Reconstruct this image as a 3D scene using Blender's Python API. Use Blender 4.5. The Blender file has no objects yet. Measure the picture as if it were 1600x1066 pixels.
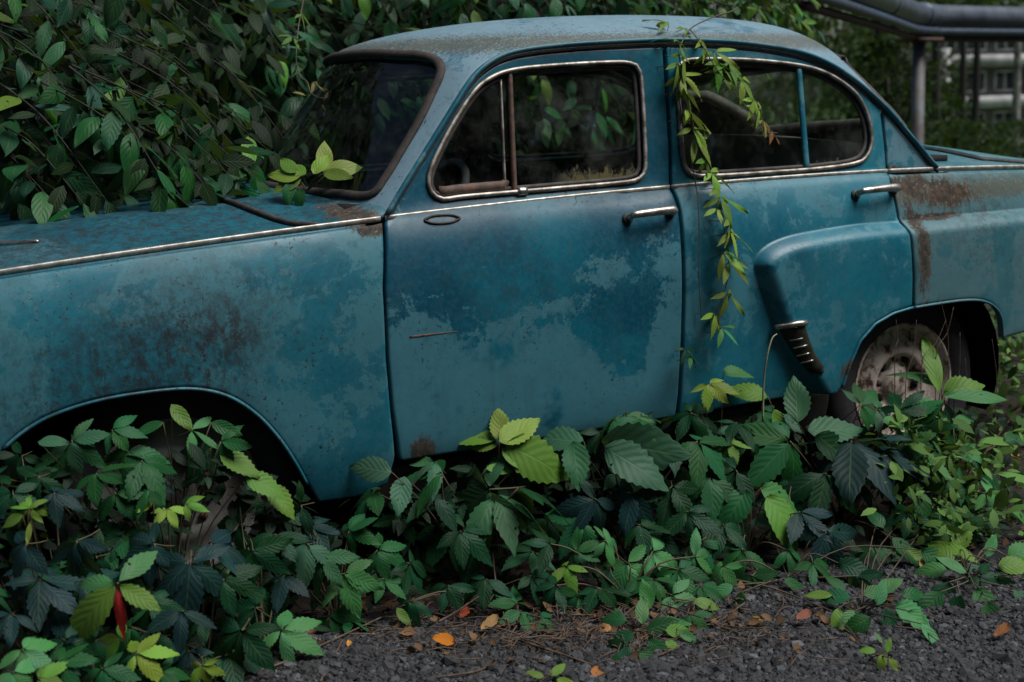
import bpy, math, random
import numpy as np
from mathutils import Matrix, Vector
from mathutils.geometry import delaunay_2d_cdt
rng = np.random.default_rng(7); random.seed(7)
SC = bpy.context.scene; COL = SC.collection
# ------------------------------------------------------------------ camera, light, exposure
CAM = np.array([-.601, -3.824, 1.301]); YAW, PITCH, ROLL = .458, -.136, -.026
FPX, CX, CY = 1987., 800., 414.
fw = np.array([math.sin(YAW)*math.cos(PITCH), math.cos(YAW)*math.cos(PITCH), math.sin(PITCH)])
r0 = np.array([math.cos(YAW), -math.sin(YAW), 0]); u0 = np.cross(r0, fw)
RT = math.cos(ROLL)*r0 + math.sin(ROLL)*u0; UP = -math.sin(ROLL)*r0 + math.cos(ROLL)*u0
cd = bpy.data.cameras.new('camera'); cam = bpy.data.objects.new('camera', cd); COL.objects.link(cam); SC.camera = cam
cam.matrix_world = Matrix(((RT[0], UP[0], -fw[0], CAM[0]), (RT[1], UP[1], -fw[1], CAM[1]), (RT[2], UP[2], -fw[2], CAM[2]), (0, 0, 0, 1)))
cd.sensor_width = 36; cd.lens = FPX/1600*36; cd.shift_y = -(533-CY)/1600; cd.clip_start = .05; cd.clip_end = 600
cd.dof.use_dof = True; cd.dof.focus_distance = 3.45; cd.dof.aperture_fstop = 3.2
SUN_EL, SUN_AZ = math.radians(62), math.radians(132)      # azimuth clockwise from +Y
W = bpy.data.worlds.new('World'); SC.world = W; W.use_nodes = True
bgn = W.node_tree.nodes['Background']; sky = W.node_tree.nodes.new('ShaderNodeTexSky')
sky.sky_type = 'NISHITA'; sky.sun_disc = False; sky.sun_elevation = SUN_EL; sky.sun_rotation = SUN_AZ
sky.air_density = 1.0; sky.dust_density = 2.5; sky.ozone_density = 1.0
W.node_tree.links.new(sky.outputs[0], bgn.inputs[0]); bgn.inputs[1].default_value = .05
sl = bpy.data.lights.new('sun', 'SUN'); so = bpy.data.objects.new('sun', sl); COL.objects.link(so)
sl.energy = 3.5; sl.angle = math.radians(36); sl.color = (1, .985, .96)
sd = Vector((math.sin(SUN_AZ)*math.cos(SUN_EL), math.cos(SUN_AZ)*math.cos(SUN_EL), math.sin(SUN_EL)))
so.rotation_euler = sd.to_track_quat('Z', 'Y').to_euler()
SC.view_settings.view_transform = 'Standard'; SC.view_settings.look = 'None'; SC.view_settings.gamma = 1
SC.view_settings.use_curve_mapping = False; SC.view_settings.exposure = .42
SC.render.engine = 'CYCLES'; SC.cycles.use_denoising = True
SC.cycles.max_bounces = 8; SC.cycles.diffuse_bounces = 2; SC.cycles.transparent_max_bounces = 24; SC.cycles.sample_clamp_indirect = 6

# ------------------------------------------------------------------ pixel -> world measuring helpers
def ray(px, py): return RT*((px-CX)/FPX) - UP*((py-CY)/FPX) + fw
def ony(px, py, y): d = ray(px, py); return CAM + d*((y-CAM[1])/d[1])
def onz(px, py, z): d = ray(px, py); return CAM + d*((z-CAM[2])/d[2])
def proj(P):
    q = np.asarray(P, float) - CAM; Z = q@fw
    return np.stack([CX + FPX*(q@RT)/Z, CY - FPX*(q@UP)/Z, Z], -1)
def nrm(v): v = np.asarray(v, float); return v/(np.linalg.norm(v, axis=-1, keepdims=True)+1e-12)
def sstep(x, a=0., b=1.): t = np.clip((np.asarray(x, float)-a)/(b-a), 0, 1); return t*t*(3-2*t)

# ------------------------------------------------------------------ object helpers
def link(o, parent=None):
    COL.objects.link(o)
    if parent is not None: o.parent = parent
    return o
def mk_mesh(name, V, F, mat, smooth=True, uv=None):
    me = bpy.data.meshes.new(name)
    V = np.asarray(V, np.float32)
    if isinstance(F, np.ndarray):
        n, k = F.shape
        me.vertices.add(len(V)); me.vertices.foreach_set('co', V.ravel())
        me.loops.add(n*k); me.loops.foreach_set('vertex_index', F.astype(np.int32).ravel())
        me.polygons.add(n); me.polygons.foreach_set('loop_start', np.arange(0, n*k, k, dtype=np.int32))
        me.polygons.foreach_set('loop_total', np.full(n, k, np.int32)); me.update(calc_edges=True)
    else:
        me.from_pydata([tuple(v) for v in V], [], [tuple(f) for f in F])
    me.polygons.foreach_set('use_smooth', [bool(smooth)]*len(me.polygons))
    if uv is not None:
        l = me.uv_layers.new(name='UVMap'); idx = np.empty(len(me.loops), np.int32); me.loops.foreach_get('vertex_index', idx)
        l.data.foreach_set('uv', np.asarray(uv, np.float32)[idx].ravel())
    if mat: me.materials.append(mat)
    return me
def obj(name, V, F, mat, parent=None, smooth=True, uv=None):
    return link(bpy.data.objects.new(name, mk_mesh(name, V, F, mat, smooth, uv)), parent)
def tag(o, label=None, cat=None, group=None, kind=None):
    for k, v in (('label', label), ('category', cat), ('group', group), ('kind', kind)):
        if v: o[k] = v
    return o
def thing(name, label, cat, loc=(0, 0, 0), group=None):
    o = bpy.data.objects.new(name, None); o.location = loc; o.empty_display_size = .1; link(o); return tag(o, label, cat, group)
def join(parts):
    V, F, n = [], [], 0
    for v, f in parts:
        v = np.asarray(v, float).reshape(-1, 3); V.append(v); F += [tuple(int(i)+n for i in q) for q in f]; n += len(v)
    return np.concatenate(V), F
def box(c, s, rot=0):
    c = np.array(c, float); h = np.array(s, float)/2
    v = np.array([[x, y, z] for x in (-1, 1) for y in (-1, 1) for z in (-1, 1)], float)*h
    a = math.cos(rot), math.sin(rot); v = np.stack([v[:, 0]*a[0]-v[:, 1]*a[1], v[:, 0]*a[1]+v[:, 1]*a[0], v[:, 2]], 1)
    return v+c, [(0, 1, 3, 2), (4, 6, 7, 5), (0, 4, 5, 1), (2, 3, 7, 6), (0, 2, 6, 4), (1, 5, 7, 3)]
def smooth_path(P, n=40, closed=False):
    P = np.asarray(P, float); m = len(P); out = []
    segs = m if closed else m-1
    for i in range(segs):
        if closed: p = [P[(i+k) % m] for k in (-1, 0, 1, 2)]
        else: p = [P[max(0, min(m-1, i+k))] for k in (-1, 0, 1, 2)]
        k = max(2, int(round(n/segs)))
        for t in np.linspace(0, 1, k, endpoint=False):
            out.append(.5*(2*p[1]+(p[2]-p[0])*t+(2*p[0]-5*p[1]+4*p[2]-p[3])*t*t+(3*p[1]-p[0]-3*p[2]+p[3])*t**3))
    if not closed: out.append(P[-1])
    return np.array(out)
def resample(P, step, closed=True):
    P = np.asarray(P, float); Q = np.concatenate([P, P[:1]]) if closed else P
    L = np.concatenate([[0], np.cumsum(np.linalg.norm(np.diff(Q, axis=0), axis=1))])
    n = max(4, int(round(L[-1]/step))); t = np.linspace(0, L[-1], n, endpoint=not closed)
    return np.stack([np.interp(t, L, Q[:, k]) for k in range(Q.shape[1])], 1)
def tube(P, r, n=7, closed=False, N=None, a=1., b=1., cap=True):
    """round (or a x b elliptic, b along the normals N) bar along the path P"""
    P = np.asarray(P, float); m = len(P)
    T = nrm(np.roll(P, -1, 0)-np.roll(P, 1, 0)) if closed else nrm(np.gradient(P, axis=0))
    if N is None:
        ref = np.array([0, 0, 1.]) if abs(T[:, 2]).mean() < .8 else np.array([0, 1., 0]); N = np.tile(ref, (m, 1))
    B = nrm(np.cross(T, N)); M = nrm(np.cross(B, T)); r = np.broadcast_to(np.asarray(r, float), (m,))
    th = np.linspace(0, 2*math.pi, n, endpoint=False)
    V = (P[:, None]+r[:, None, None]*(a*np.cos(th)[None, :, None]*B[:, None]+b*np.sin(th)[None, :, None]*M[:, None])).reshape(-1, 3)
    F = [(i*n+j, i*n+(j+1) % n, ((i+1) % m)*n+(j+1) % n, ((i+1) % m)*n+j) for i in range(m if closed else m-1) for j in range(n)]
    if not closed and cap: F += [tuple(range(n))[::-1], tuple((m-1)*n+j for j in range(n))]
    return V, F
def lathe(prof, n=40, axis='y', center=(0, 0, 0)):
    th = np.linspace(0, 2*math.pi, n, endpoint=False); V = []
    for rr, h in prof:
        for t in th:
            V.append((rr*math.cos(t), h, rr*math.sin(t)) if axis == 'y' else (rr*math.cos(t), rr*math.sin(t), h))
    F = [(i*n+j, i*n+(j+1) % n, (i+1)*n+(j+1) % n, (i+1)*n+j) for i in range(len(prof)-1) for j in range(n)]
    return np.array(V)+np.array(center), F

# ------------------------------------------------------------------ materials
class G:
    def __init__(s, name):
        s.m = bpy.data.materials.new(name); s.m.use_nodes = True; s.t = s.m.node_tree
        s.b = s.t.nodes['Principled BSDF']; s.out = s.t.nodes['Material Output']; s._c = None
    def n(s, typ, props=None, **inp):
        x = s.t.nodes.new('ShaderNode'+typ)
        for k, v in (props or {}).items(): setattr(x, k, v)
        for k, v in inp.items():
            k = int(k[1:]) if k[0] == '_' else k.replace('__', ' ')
            s.set(x.inputs[k], v)
        return x
    def set(s, sock, v):
        if isinstance(v, bpy.types.NodeSocket): s.t.links.new(v, sock)
        elif isinstance(v, (tuple, list)) and len(v) == 3 and sock.type == 'RGBA': sock.default_value = (*v, 1)
        else: sock.default_value = v
    @property
    def co(s):
        if s._c is None: s._c = s.n('TexCoord').outputs['Object']
        return s._c
    def noise(s, scale, detail=6, rough=.6, dist=0, vec=None, off=(0, 0, 0), stretch=(1, 1, 1)):
        v = s.n('Mapping', Vector=vec or s.co, Location=off, Scale=stretch).outputs[0]
        return s.n('TexNoise', Vector=v, Scale=scale, Detail=detail, Roughness=rough, Distortion=dist).outputs['Fac']
    def math(s, op, a, b=0., c=0., clamp=False): return s.n('Math', {'operation': op, 'use_clamp': clamp}, _0=a, _1=b, _2=c).outputs[0]
    def ramp(s, v, a, b): return s.n('MapRange', {'interpolation_type': 'SMOOTHSTEP'}, Value=v, From__Min=a, From__Max=b).outputs[0]
    def mix(s, f, a, b):
        x = s.n('Mix', {'data_type': 'RGBA'}); s.set(x.inputs[0], f); s.set(x.inputs[6], a); s.set(x.inputs[7], b); return x.outputs[2]
    def sep(s, v=None): return s.n('SeparateXYZ', Vector=v or s.co).outputs
    def bump(s, h, strength=.3, dist=.01): s.set(s.b.inputs['Normal'], s.n('Bump', Strength=strength, Distance=dist, Height=h).outputs[0])
    def p(s, **k):
        for a, v in k.items(): s.set(s.b.inputs[a.replace('__', ' ')], v)
        return s
def plain(name, c1, c2=None, rough=.6, metal=0., scale=12, bump=.15, spec=.5):
    g = G(name); f = g.noise(scale, 6, .65)
    g.p(Base__Color=g.mix(g.ramp(f, .35, .65), c1, c2 or tuple(x*.6 for x in c1)), Roughness=rough, Metallic=metal)
    g.b.inputs['Specular IOR Level'].default_value = spec
    if bump: g.bump(g.noise(scale*6, 4), bump, .004)
    return g.m

DEEP, MID, PALE = (.002, .070, .110), (.004, .115, .165), (.032, .15, .195)
def paint(name, deep=DEEP, mid=MID, pale=PALE, thr=.56, scale=4., speck=.55, smear=None, rust=(), curve=None, moss=None, streak=0., streakc=(.035, .05, .05), flakes=()):
    g = G(name); X, Y, Z = g.sep()
    big = g.noise(2.3, 5, .6, .3, off=(3, 1, 2)); base = g.mix(g.ramp(big, .38, .62), deep, mid)
    n1 = g.noise(scale, 11, .68, .25)
    fine = g.noise(38, 6, .75, off=(5, 5, 5))
    edge = g.math('ADD', n1, g.math('MULTIPLY', g.math('SUBTRACT', fine, .5), .30))
    if curve:       # faded area below a ragged line z = curve(x)
        fc = g.n('FloatCurve'); cm = fc.mapping; c0 = cm.curves[0]; x0, x1 = curve[0][0], curve[-1][0]
        pts = [((x-x0)/(x1-x0), z) for x, z in curve]
        c0.points[0].location = pts[0]; c0.points[1].location = pts[-1]
        for q in pts[1:-1]: c0.points.new(*q)
        cm.update(); g.set(fc.inputs['Value'], g.n('MapRange', Value=X, From__Min=x0, From__Max=x1).outputs[0])
        d = g.math('SUBTRACT', fc.outputs[0], Z)
        d = g.math('ADD', d, g.math('MULTIPLY', g.math('SUBTRACT', g.noise(11, 11, .82, .4), .5), .5))
        d = g.math('ADD', d, g.math('MULTIPLY', g.math('SUBTRACT', fine, .5), .22))
        pm = g.ramp(d, -.002, .010)
        pm = g.math('MAXIMUM', pm, g.math('MULTIPLY', g.ramp(edge, thr+.06, thr+.085), .75))
        pm = g.math('MULTIPLY', pm, g.math('SUBTRACT', 1, g.ramp(g.noise(7, 5, .6, off=(9, 0, 4)), .55, .70)))
        for (fx, fz, rx, rz) in flakes:
            e = g.n('Mapping', Vector=g.co, Location=(-fx/rx, 0, -fz/rz), Scale=(1/rx, 0, 1/rz)).outputs[0]; a = g.math('SUBTRACT', 1, g.n('VectorMath', {'operation': 'LENGTH'}, _0=e).outputs['Value'])
            pm = g.math('MAXIMUM', pm, g.ramp(g.math('ADD', g.math('MULTIPLY', a, .35), g.math('MULTIPLY', g.math('SUBTRACT', g.noise(24, 11, .85, off=(fx, 1, 0)), .5), 1.6)), .14, .18))
    else: pm = g.math('MAXIMUM', g.ramp(edge, thr, thr+.022), g.math('MULTIPLY', g.ramp(n1, thr-.12, thr+.1), .45))
    pv = g.mix(g.noise(14, 7, .7, off=(1, 7, 3)), tuple(c*.75 for c in pale), tuple(c*1.2 for c in pale))
    col = g.mix(g.math('MULTIPLY', pm, .9), base, pv)
    mot = g.noise(70, 6, .75, off=(7, 7, 1)); col = g.mix(g.math('MULTIPLY', g.ramp(mot, .42, .62), .30), col, g.mix(.5, col, (.07, .17, .20)))
    drk = g.ramp(g.noise(18, 10, .85, off=(2, 3, 5)), .56, .66); col = g.mix(g.math('MULTIPLY', drk, .45), col, (.012, .05, .065))
    scr = g.ramp(g.noise(60, 4, .8, off=(0, 1, 0), stretch=(.25, 1, 1.6)), .70, .72); col = g.mix(g.math('MULTIPLY', scr, .5), col, (.03, .03, .028))
    # greyed, dirty film with soft limits
    film = g.ramp(g.noise(5, 8, .7, off=(2, 8, 8), stretch=(1, 1, .6)), .5, .75)
    col = g.mix(g.math('MULTIPLY', film, .25), col, (.05, .08, .09))
    # rain streaks running down
    st = g.ramp(g.noise(30, 5, .7, stretch=(1, 1, .06), off=(4, 0, 0)), .55, .72)
    col = g.mix(g.math('MULTIPLY', st, .22+streak, clamp=True), col, streakc)
    if smear:       # grime clouds, on the hood also painted shade (x, y, z, radius)
        for (sx, sy, sz, sr, sa) in smear:
            dd = g.n('VectorMath', {'operation': 'DISTANCE'}, _0=g.co, _1=(sx, sy, sz)).outputs['Value']
            a = g.math('SUBTRACT', 1, g.math('DIVIDE', dd, sr), clamp=True)
            a = g.math('MULTIPLY', a, g.ramp(g.noise(34, 9, .85, off=(sx, 0, 0), stretch=(1, 1, .7)), .44, .60))
            col = g.mix(g.math('MULTIPLY', a, sa, clamp=True), col, (.020, .029, .034))
    # chips and specks
    area = g.ramp(g.noise(5.5, 4, .6, off=(6, 2, 1)), .42, .68)
    sp = g.ramp(g.noise(90, 4, .7), .60, .64); sp2 = g.ramp(g.noise(38, 8, .8, off=(1, 1, 9), stretch=(1, 1, .8)), .62, .65)
    s_all = g.math('MULTIPLY', g.math('MAXIMUM', sp, sp2), g.math('MULTIPLY_ADD', area, .85, .15))
    col = g.mix(g.math('MULTIPLY', s_all, speck*1.7, clamp=True), col, (.017, .016, .015))
    if moss:        # lichen and grit near a height band
        z0, z1 = moss
        mz = g.math('MULTIPLY', g.ramp(Z, z0-.05, z0), g.math('SUBTRACT', 1, g.ramp(Z, z0+.01, z1)))
        mm = g.ramp(g.math('ADD', g.noise(130, 5, .85), g.math('MULTIPLY', mz, .20)), .61, .65)
        col = g.mix(g.math('MULTIPLY', mm, .85), col, g.mix(g.noise(20), (.045, .04, .02), (.10, .095, .06)))
    rsum = None
    for (sx, sy, sz, rx, rz) in rust:
        e = g.n('Mapping', Vector=g.co, Location=(-sx/rx, 0, -sz/rz), Scale=(1/rx, 0, 1/rz)).outputs[0]
        a = g.math('SUBTRACT', 1, g.n('VectorMath', {'operation': 'LENGTH'}, _0=e).outputs['Value'])
        rsum = a if rsum is None else g.math('MAXIMUM', rsum, a)
    rough = g.math('MULTIPLY_ADD', pm, .16, .34)
    if rsum is not None:
        rn = g.math('ADD', rsum, g.math('MULTIPLY', g.math('SUBTRACT', g.noise(34, 10, .85, off=(0, 0, 2), stretch=(1, 1, .4)), .5), 2.6))
        rm = g.ramp(rn, .28, .62)
        rc = g.mix(g.ramp(g.noise(45, 6, .7), .4, .62), (.02, .013, .008), (.066, .042, .026)); rc = g.mix(g.ramp(g.noise(70, 4, .7), .58, .68), rc, (.20, .13, .085))
        col = g.mix(g.math('MULTIPLY', rm, .92), col, rc); rough = g.math('MULTIPLY_ADD', rm, .35, rough)
    rough = g.math('ADD', rough, g.math('MULTIPLY', s_all, .2), clamp=True)
    g.p(Base__Color=col, Roughness=rough); g.b.inputs['Specular IOR Level'].default_value = .28
    h = g.math('ADD', g.math('MULTIPLY', g.noise(3.5, 3, .5, off=(8, 3, 0)), 2.2), g.math('ADD', g.math('MULTIPLY', pm, -.05), g.math('MULTIPLY', s_all, -.12)))
    g.bump(h, .35, .006)
    return g.m
def glass(name, dirt=.10, moss=None, tint=(.72, .82, .76), spots=.25):
    g = G(name); g.t.nodes.remove(g.b); X, Y, Z = g.sep()
    tr = g.n('BsdfTransparent', Color=tint); gl = g.n('BsdfGlossy', Color=(.9, .95, 1), Roughness=.02)
    fr = g.math('MULTIPLY_ADD', g.math('POWER', g.n('LayerWeight', Blend=.5).outputs['Facing'], 5.), .96, .04)
    a = g.n('MixShader', _0=fr, _1=tr.outputs[0], _2=gl.outputs[0])
    f = g.math('MULTIPLY', g.ramp(g.noise(6, 8, .7), .42, .75), dirt*2)
    f = g.math('ADD', f, g.math('MULTIPLY', g.ramp(g.noise(110, 3, .6), .68, .72), spots))
    st = g.ramp(g.noise(26, 5, .7, stretch=(1, 1, .12)), .58, .75); f = g.math('ADD', f, g.math('MULTIPLY', st, dirt), clamp=True)
    dc = g.mix(.5, (.10, .11, .10), (.10, .11, .10))
    if moss:
        x0, x1, zb, h = moss
        mz = g.math('SUBTRACT', 1, g.math('DIVIDE', g.math('SUBTRACT', Z, zb), h))
        mx = g.math('MULTIPLY', g.ramp(X, x0-.06, x0+.06), g.math('SUBTRACT', 1, g.ramp(X, x1-.03, x1+.02)))
        mm = g.ramp(g.math('ADD', g.math('MULTIPLY', g.math('ADD', mz, 0), .5), g.math('SUBTRACT', g.noise(40, 8, .8, stretch=(1, 1, .4)), .5)), .24, .34)
        mm = g.math('MULTIPLY', g.math('MULTIPLY', mm, mx), .8); f = g.math('MAXIMUM', f, mm)
        dc = g.mix(mm, dc, (.11, .09, .03))
    df = g.n('BsdfDiffuse', Color=dc)
    o = g.n('MixShader', _0=f, _1=a.outputs[0], _2=df.outputs[0]); g.set(g.out.inputs[0], o.outputs[0]); return g.m
def leafmat(name, island=False, cols=((.02, .055, .028), (.045, .10, .04)), rough=.42, veins=7., sheen=.5, transl=.22):
    """leaf colour comes from the object's own colour (or, for joined masses, varies from leaf to leaf); veins drawn along the leaf's UV"""
    g = G(name); uv = g.n('TexCoord').outputs['UV']; U, V, _ = g.sep(uv)
    u = g.math('ABSOLUTE', g.math('MULTIPLY_ADD', U, 2, -1))
    if island:
        r = g.n('NewGeometry').outputs['Random Per Island']; col = g.mix(r, *cols)
    else:
        oi = g.n('ObjectInfo'); hs = g.n('HueSaturation', Hue=g.math('MULTIPLY_ADD', oi.outputs['Random'], .03, .485), Value=g.math('MULTIPLY_ADD', oi.outputs['Random'], .5, .75), Color=oi.outputs['Color'], Saturation=1.03); col = hs.outputs[0]
    mid = g.math('SUBTRACT', 1, g.ramp(u, .02, .07))
    fr = g.math('FRACT', g.math('SUBTRACT', g.math('MULTIPLY', V, veins), g.math('MULTIPLY', u, 2.2)))
    lat = g.math('ABSOLUTE', g.math('MULTIPLY_ADD', fr, 2, -1)); latm = g.ramp(lat, .86, .98)
    vein = g.math('MAXIMUM', mid, g.math('MULTIPLY', latm, .35))
    rv = None if island else g.n('CombineXYZ', X=g.math('MULTIPLY', oi.outputs['Random'], 37.)).outputs[0]; cv = None if island else g.n('VectorMath', {'operation': 'ADD'}, _0=g.co, _1=rv).outputs[0]
    blot = g.math('MAXIMUM', g.ramp(g.noise(5, 6, .7, vec=cv), .6, .72), g.math('MULTIPLY', g.ramp(g.noise(38, 3, .6, vec=cv), .66, .70), .9))
    col = g.mix(g.math('MULTIPLY', vein, .32), col, g.mix(.4, col, (.16, .28, .08)))
    col = g.mix(g.math('MULTIPLY', blot, .12 if island else .35), col, (.06, .055, .02))
    g.p(Base__Color=col, Roughness=rough+.08); g.b.inputs['Specular IOR Level'].default_value = sheen*.24
    bulge = g.math('SUBTRACT', 1, lat); hgt = g.math('ADD', g.math('MULTIPLY', bulge, .8), g.math('MULTIPLY', g.noise(9, 5, .6), .5))
    nb = g.n('Bump', Strength=.16, Distance=.008, Height=g.math('SUBTRACT', hgt, mid)).outputs[0]; g.set(g.b.inputs['Normal'], nb)
    tl = g.n('BsdfTranslucent', Color=g.mix(.35, col, (.16, .24, .02)), Normal=nb)
    ms = g.n('MixShader', _0=transl, _1=g.b.outputs[0], _2=tl.outputs[0])
    if not island:
        hole = g.math('MULTIPLY', g.math('GREATER_THAN', g.noise(7, 3, .5, vec=cv), .70), g.math('GREATER_THAN', g.math('FRACT', g.math('MULTIPLY', oi.outputs['Random'], 13.7)), .5))
        ms = g.n('MixShader', _0=hole, _1=ms.outputs[0], _2=g.n('BsdfTransparent').outputs[0])
    g.set(g.out.inputs[0], ms.outputs[0])
    return g.m

M = {}
M['chrome'] = plain('worn_chrome', (.50, .48, .44), (.24, .21, .18), .32, .9, 30, .1)
M['alu'] = plain('dull_aluminium_trim', (.38, .35, .31), (.12, .10, .08), .5, .7, 24, .15)
M['rubber'] = plain('perished_rubber', (.05, .042, .036), (.016, .014, .012), .75, 0, 30, .3)
M['brown_bar'] = plain('rusted_bar', (.10, .05, .03), (.035, .02, .014), .7, 0, 40, .3)
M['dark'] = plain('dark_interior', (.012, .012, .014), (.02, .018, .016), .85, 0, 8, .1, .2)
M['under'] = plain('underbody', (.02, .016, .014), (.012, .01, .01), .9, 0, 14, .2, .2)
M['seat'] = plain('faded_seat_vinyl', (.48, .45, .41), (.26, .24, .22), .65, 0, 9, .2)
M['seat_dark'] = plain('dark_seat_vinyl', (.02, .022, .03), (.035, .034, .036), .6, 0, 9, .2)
M['tyre'] = plain('old_tyre_rubber', (.022, .020, .026), (.013, .012, .015), .8, 0, 22, .3)
M['guard'] = plain('dark_green_metal', (.022, .032, .022), (.03, .025, .014), .5, .3, 18, .2)
M['stem'] = plain('green_brown_stem', (.07, .06, .025), (.05, .03, .02), .7, 0, 30, .2)
M['bark'] = plain('bark', (.030, .026, .020), (.014, .012, .010), .9, 0, 14, .5)
M['birch'] = plain('pale_bark', (.30, .29, .26), (.07, .065, .06), .85, 0, 6, .4)
M['twig'] = plain('dry_twig', (.10, .065, .042), (.04, .024, .015), .8, 0, 40, .3)
M['leaf'] = leafmat('creeper_leaf', veins=7, rough=.4)
M['leaf_simple'] = leafmat('shrub_leaf', veins=6, rough=.36, sheen=.6)
M['leaf_mass_shade'] = leafmat('shaded_shrub_leaf_mass', True, ((.002, .007, .003), (.013, .036, .010)), rough=.45)  # tones cut very dark to paint in the shade between shrub leaves
M['ground_mass_shade'] = leafmat('shaded_undergrowth_leaf_mass', True, ((.002, .009, .006), (.010, .030, .013)), rough=.45)  # darkened so the colour carries the shade in gaps below the creepers
M['cover_mass'] = leafmat('ground_cover_leaf', True, ((.02, .065, .02), (.11, .21, .045)), rough=.5)
M['far_mass'] = leafmat('far_foliage', True, ((.006, .017, .005), (.026, .052, .013)), rough=.6, sheen=.3)
M['dry_leaf'] = leafmat('dry_leaf', veins=5, rough=.6, sheen=.3, transl=.1)
def rimmat():
    g = G('rusty_cream_rim'); f = g.ramp(g.noise(16, 9, .75), .48, .60)
    rc = g.mix(g.ramp(g.noise(50, 5), .4, .6), (.05, .022, .014), (.14, .065, .04))
    c = g.mix(f, (.62, .52, .46), rc); c = g.mix(g.math('MULTIPLY', g.ramp(g.noise(28, 6, .7, stretch=(1, 1, .3), off=(2, 2, 2)), .56, .64), .7), c, (.05, .025, .018))
    g.p(Base__Color=c, Roughness=.7); g.bump(g.noise(60, 6), .35, .004); return g.m
M['rim'] = rimmat()
M['rim_pale'] = plain('grey_wheel_disc', (.26, .26, .25), (.12, .11, .10), .6, 0, 9, .2)

# ------------------------------------------------------------------ the setting: ground
def ground_h(x, y):
    x = np.asarray(x, float); y = np.asarray(y, float)
    d = np.hypot(x*.55, y)
    h = -3.6*sstep(d, 9, 60) + .035*np.sin(x*1.7+y*.9)*sstep(np.hypot(x-1, y+1), 2.5, 6) + .012*np.sin(x*5+1)*np.cos(y*6)
    return h
def grid_xy():
    a = np.concatenate([-np.geomspace(.6, 300, 30)[::-1], np.linspace(-.5, 3, 60), 3+np.geomspace(.1, 300, 34)])
    b = np.concatenate([-1.9-np.geomspace(.1, 300, 28)[::-1], np.linspace(-1.9, .5, 44), .5+np.geomspace(.1, 300, 34)])
    return a, b
ga, gb = grid_xy(); gx, gy = np.meshgrid(ga, gb, indexing='ij')
gV = np.stack([gx, gy, ground_h(gx, gy)], -1).reshape(-1, 3); nb_ = len(gb)
ii, jj = np.meshgrid(np.arange(len(ga)-1), np.arange(nb_-1), indexing='ij'); q0 = (ii*nb_+jj).ravel()
g = G('ground_soil'); X, Y, Z = g.sep()
grit = g.mix(g.ramp(g.noise(160, 4, .7), .4, .62), (.005, .005, .006), (.02, .021, .023))
soil = g.mix(g.ramp(g.noise(40, 7, .75), .38, .62), (.010, .007, .005), (.034, .023, .016))
grass = g.mix(g.ramp(g.noise(1.5, 8, .75), .35, .65), (.03, .06, .018), (.08, .13, .035))
nearcar = g.ramp(g.math('ADD', Y, g.math('MULTIPLY', g.noise(5, 6), .5)), -1.1, -.7)
col = g.mix(nearcar, grit, soil); col = g.mix(g.ramp(Y, 4, 7), col, grass)
g.p(Base__Color=col, Roughness=.9); g.bump(g.math('ADD', g.noise(120, 5, .7), g.noise(300, 3, .6)), .6, .012); g.b.inputs['Specular IOR Level'].default_value = .3
tag(obj('ground', gV, np.stack([q0, q0+nb_, q0+nb_+1, q0+1], 1), g.m), 'dark soil and asphalt grit ground under the car', kind='structure')

# ------------------------------------------------------------------ the car body surfaces (x along the car from the front axle, near side is -y)
_zx = np.array([-.8, -.6, -.376, .1, .56, 1.0, 1.45, 1.9, 2.28, 2.6, 2.9, 3.3]); _zz = np.array([.868, .885, .906, .945, .977, .992, 1.001, 1.007, 1.009, 1.004, .993, .965])
ZP = np.polyfit(_zx, _zz, 4)
def zw(x): return np.polyval(ZP, x)
BULGE = None
def poly_sd(P, poly):
    """signed distance (inside positive) of points P (n,2) to a closed polygon"""
    a = poly; b = np.roll(poly, -1, 0); d = b-a
    ap = P[:, None]-a[None]; t = np.clip((ap*d).sum(-1)/(d*d).sum(-1), 0, 1)
    dist = np.sqrt(((ap-t[..., None]*d)**2).sum(-1)).min(1)
    return np.where(pip(P, poly), dist, -dist)
def pip(P, poly):
    x, y = P[:, 0][:, None], P[:, 1][:, None]; a = poly; b = np.roll(poly, -1, 0)
    c = ((a[:, 1] > y) != (b[:, 1] > y)) & (x < (b[:, 0]-a[:, 0])*(y-a[:, 1])/(b[:, 1]-a[:, 1]+1e-15)+a[:, 0])
    return c.sum(1) % 2 == 1
def S0(x, z):
    x = np.asarray(x, float); z = np.asarray(z, float); t = zw(x)-z
    low = -(.710+.082*(1-np.exp(-np.maximum(t, 0)/.125))) + .5*np.maximum(.44-z, 0)**2*1.6
    up = -(.700-.235*np.maximum(-t, 0))
    y = np.where(t > 0, low, up)
    y = y + .05*np.maximum(.25-x, 0)**2 + .06*np.maximum(x-2.55, 0)**2
    return y
def S(x, z):
    y = S0(x, z)
    if BULGE is not None:
        sh = np.shape(y); P = np.stack([np.broadcast_to(x, sh).ravel(), np.broadcast_to(z, sh).ravel()], 1)
        d = poly_sd(P, BULGE); y = y - .046*np.sin(np.clip((d+.002)/.044, 0, 1)*math.pi/2).reshape(sh)
    return y
def on_side(px, py, f=S):
    y = -.74
    for _ in range(12):
        p = ony(px, py, y); y = float(f(p[0], p[2]))
    return p
def sidepoly(pts, f=S0): return np.array([on_side(a, b, f)[[0, 2]] for a, b in pts])
bp = smooth_path(sidepoly([(1178, 414), (1181, 402), (1192, 389), (1210, 378), (1240, 368), (1294, 358), (1342, 351), (1407, 346), (1500, 336), (1600, 327)]), 60)
be = smooth_path(sidepoly([(1283, 650), (1243, 579), (1222, 537), (1207, 504), (1195, 468), (1183, 432)]), 30)
BULGE = np.concatenate([bp, [[3.5, bp[-1, 1]-.03], [3.5, .1], [be[0, 0], .1]], be])

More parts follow.
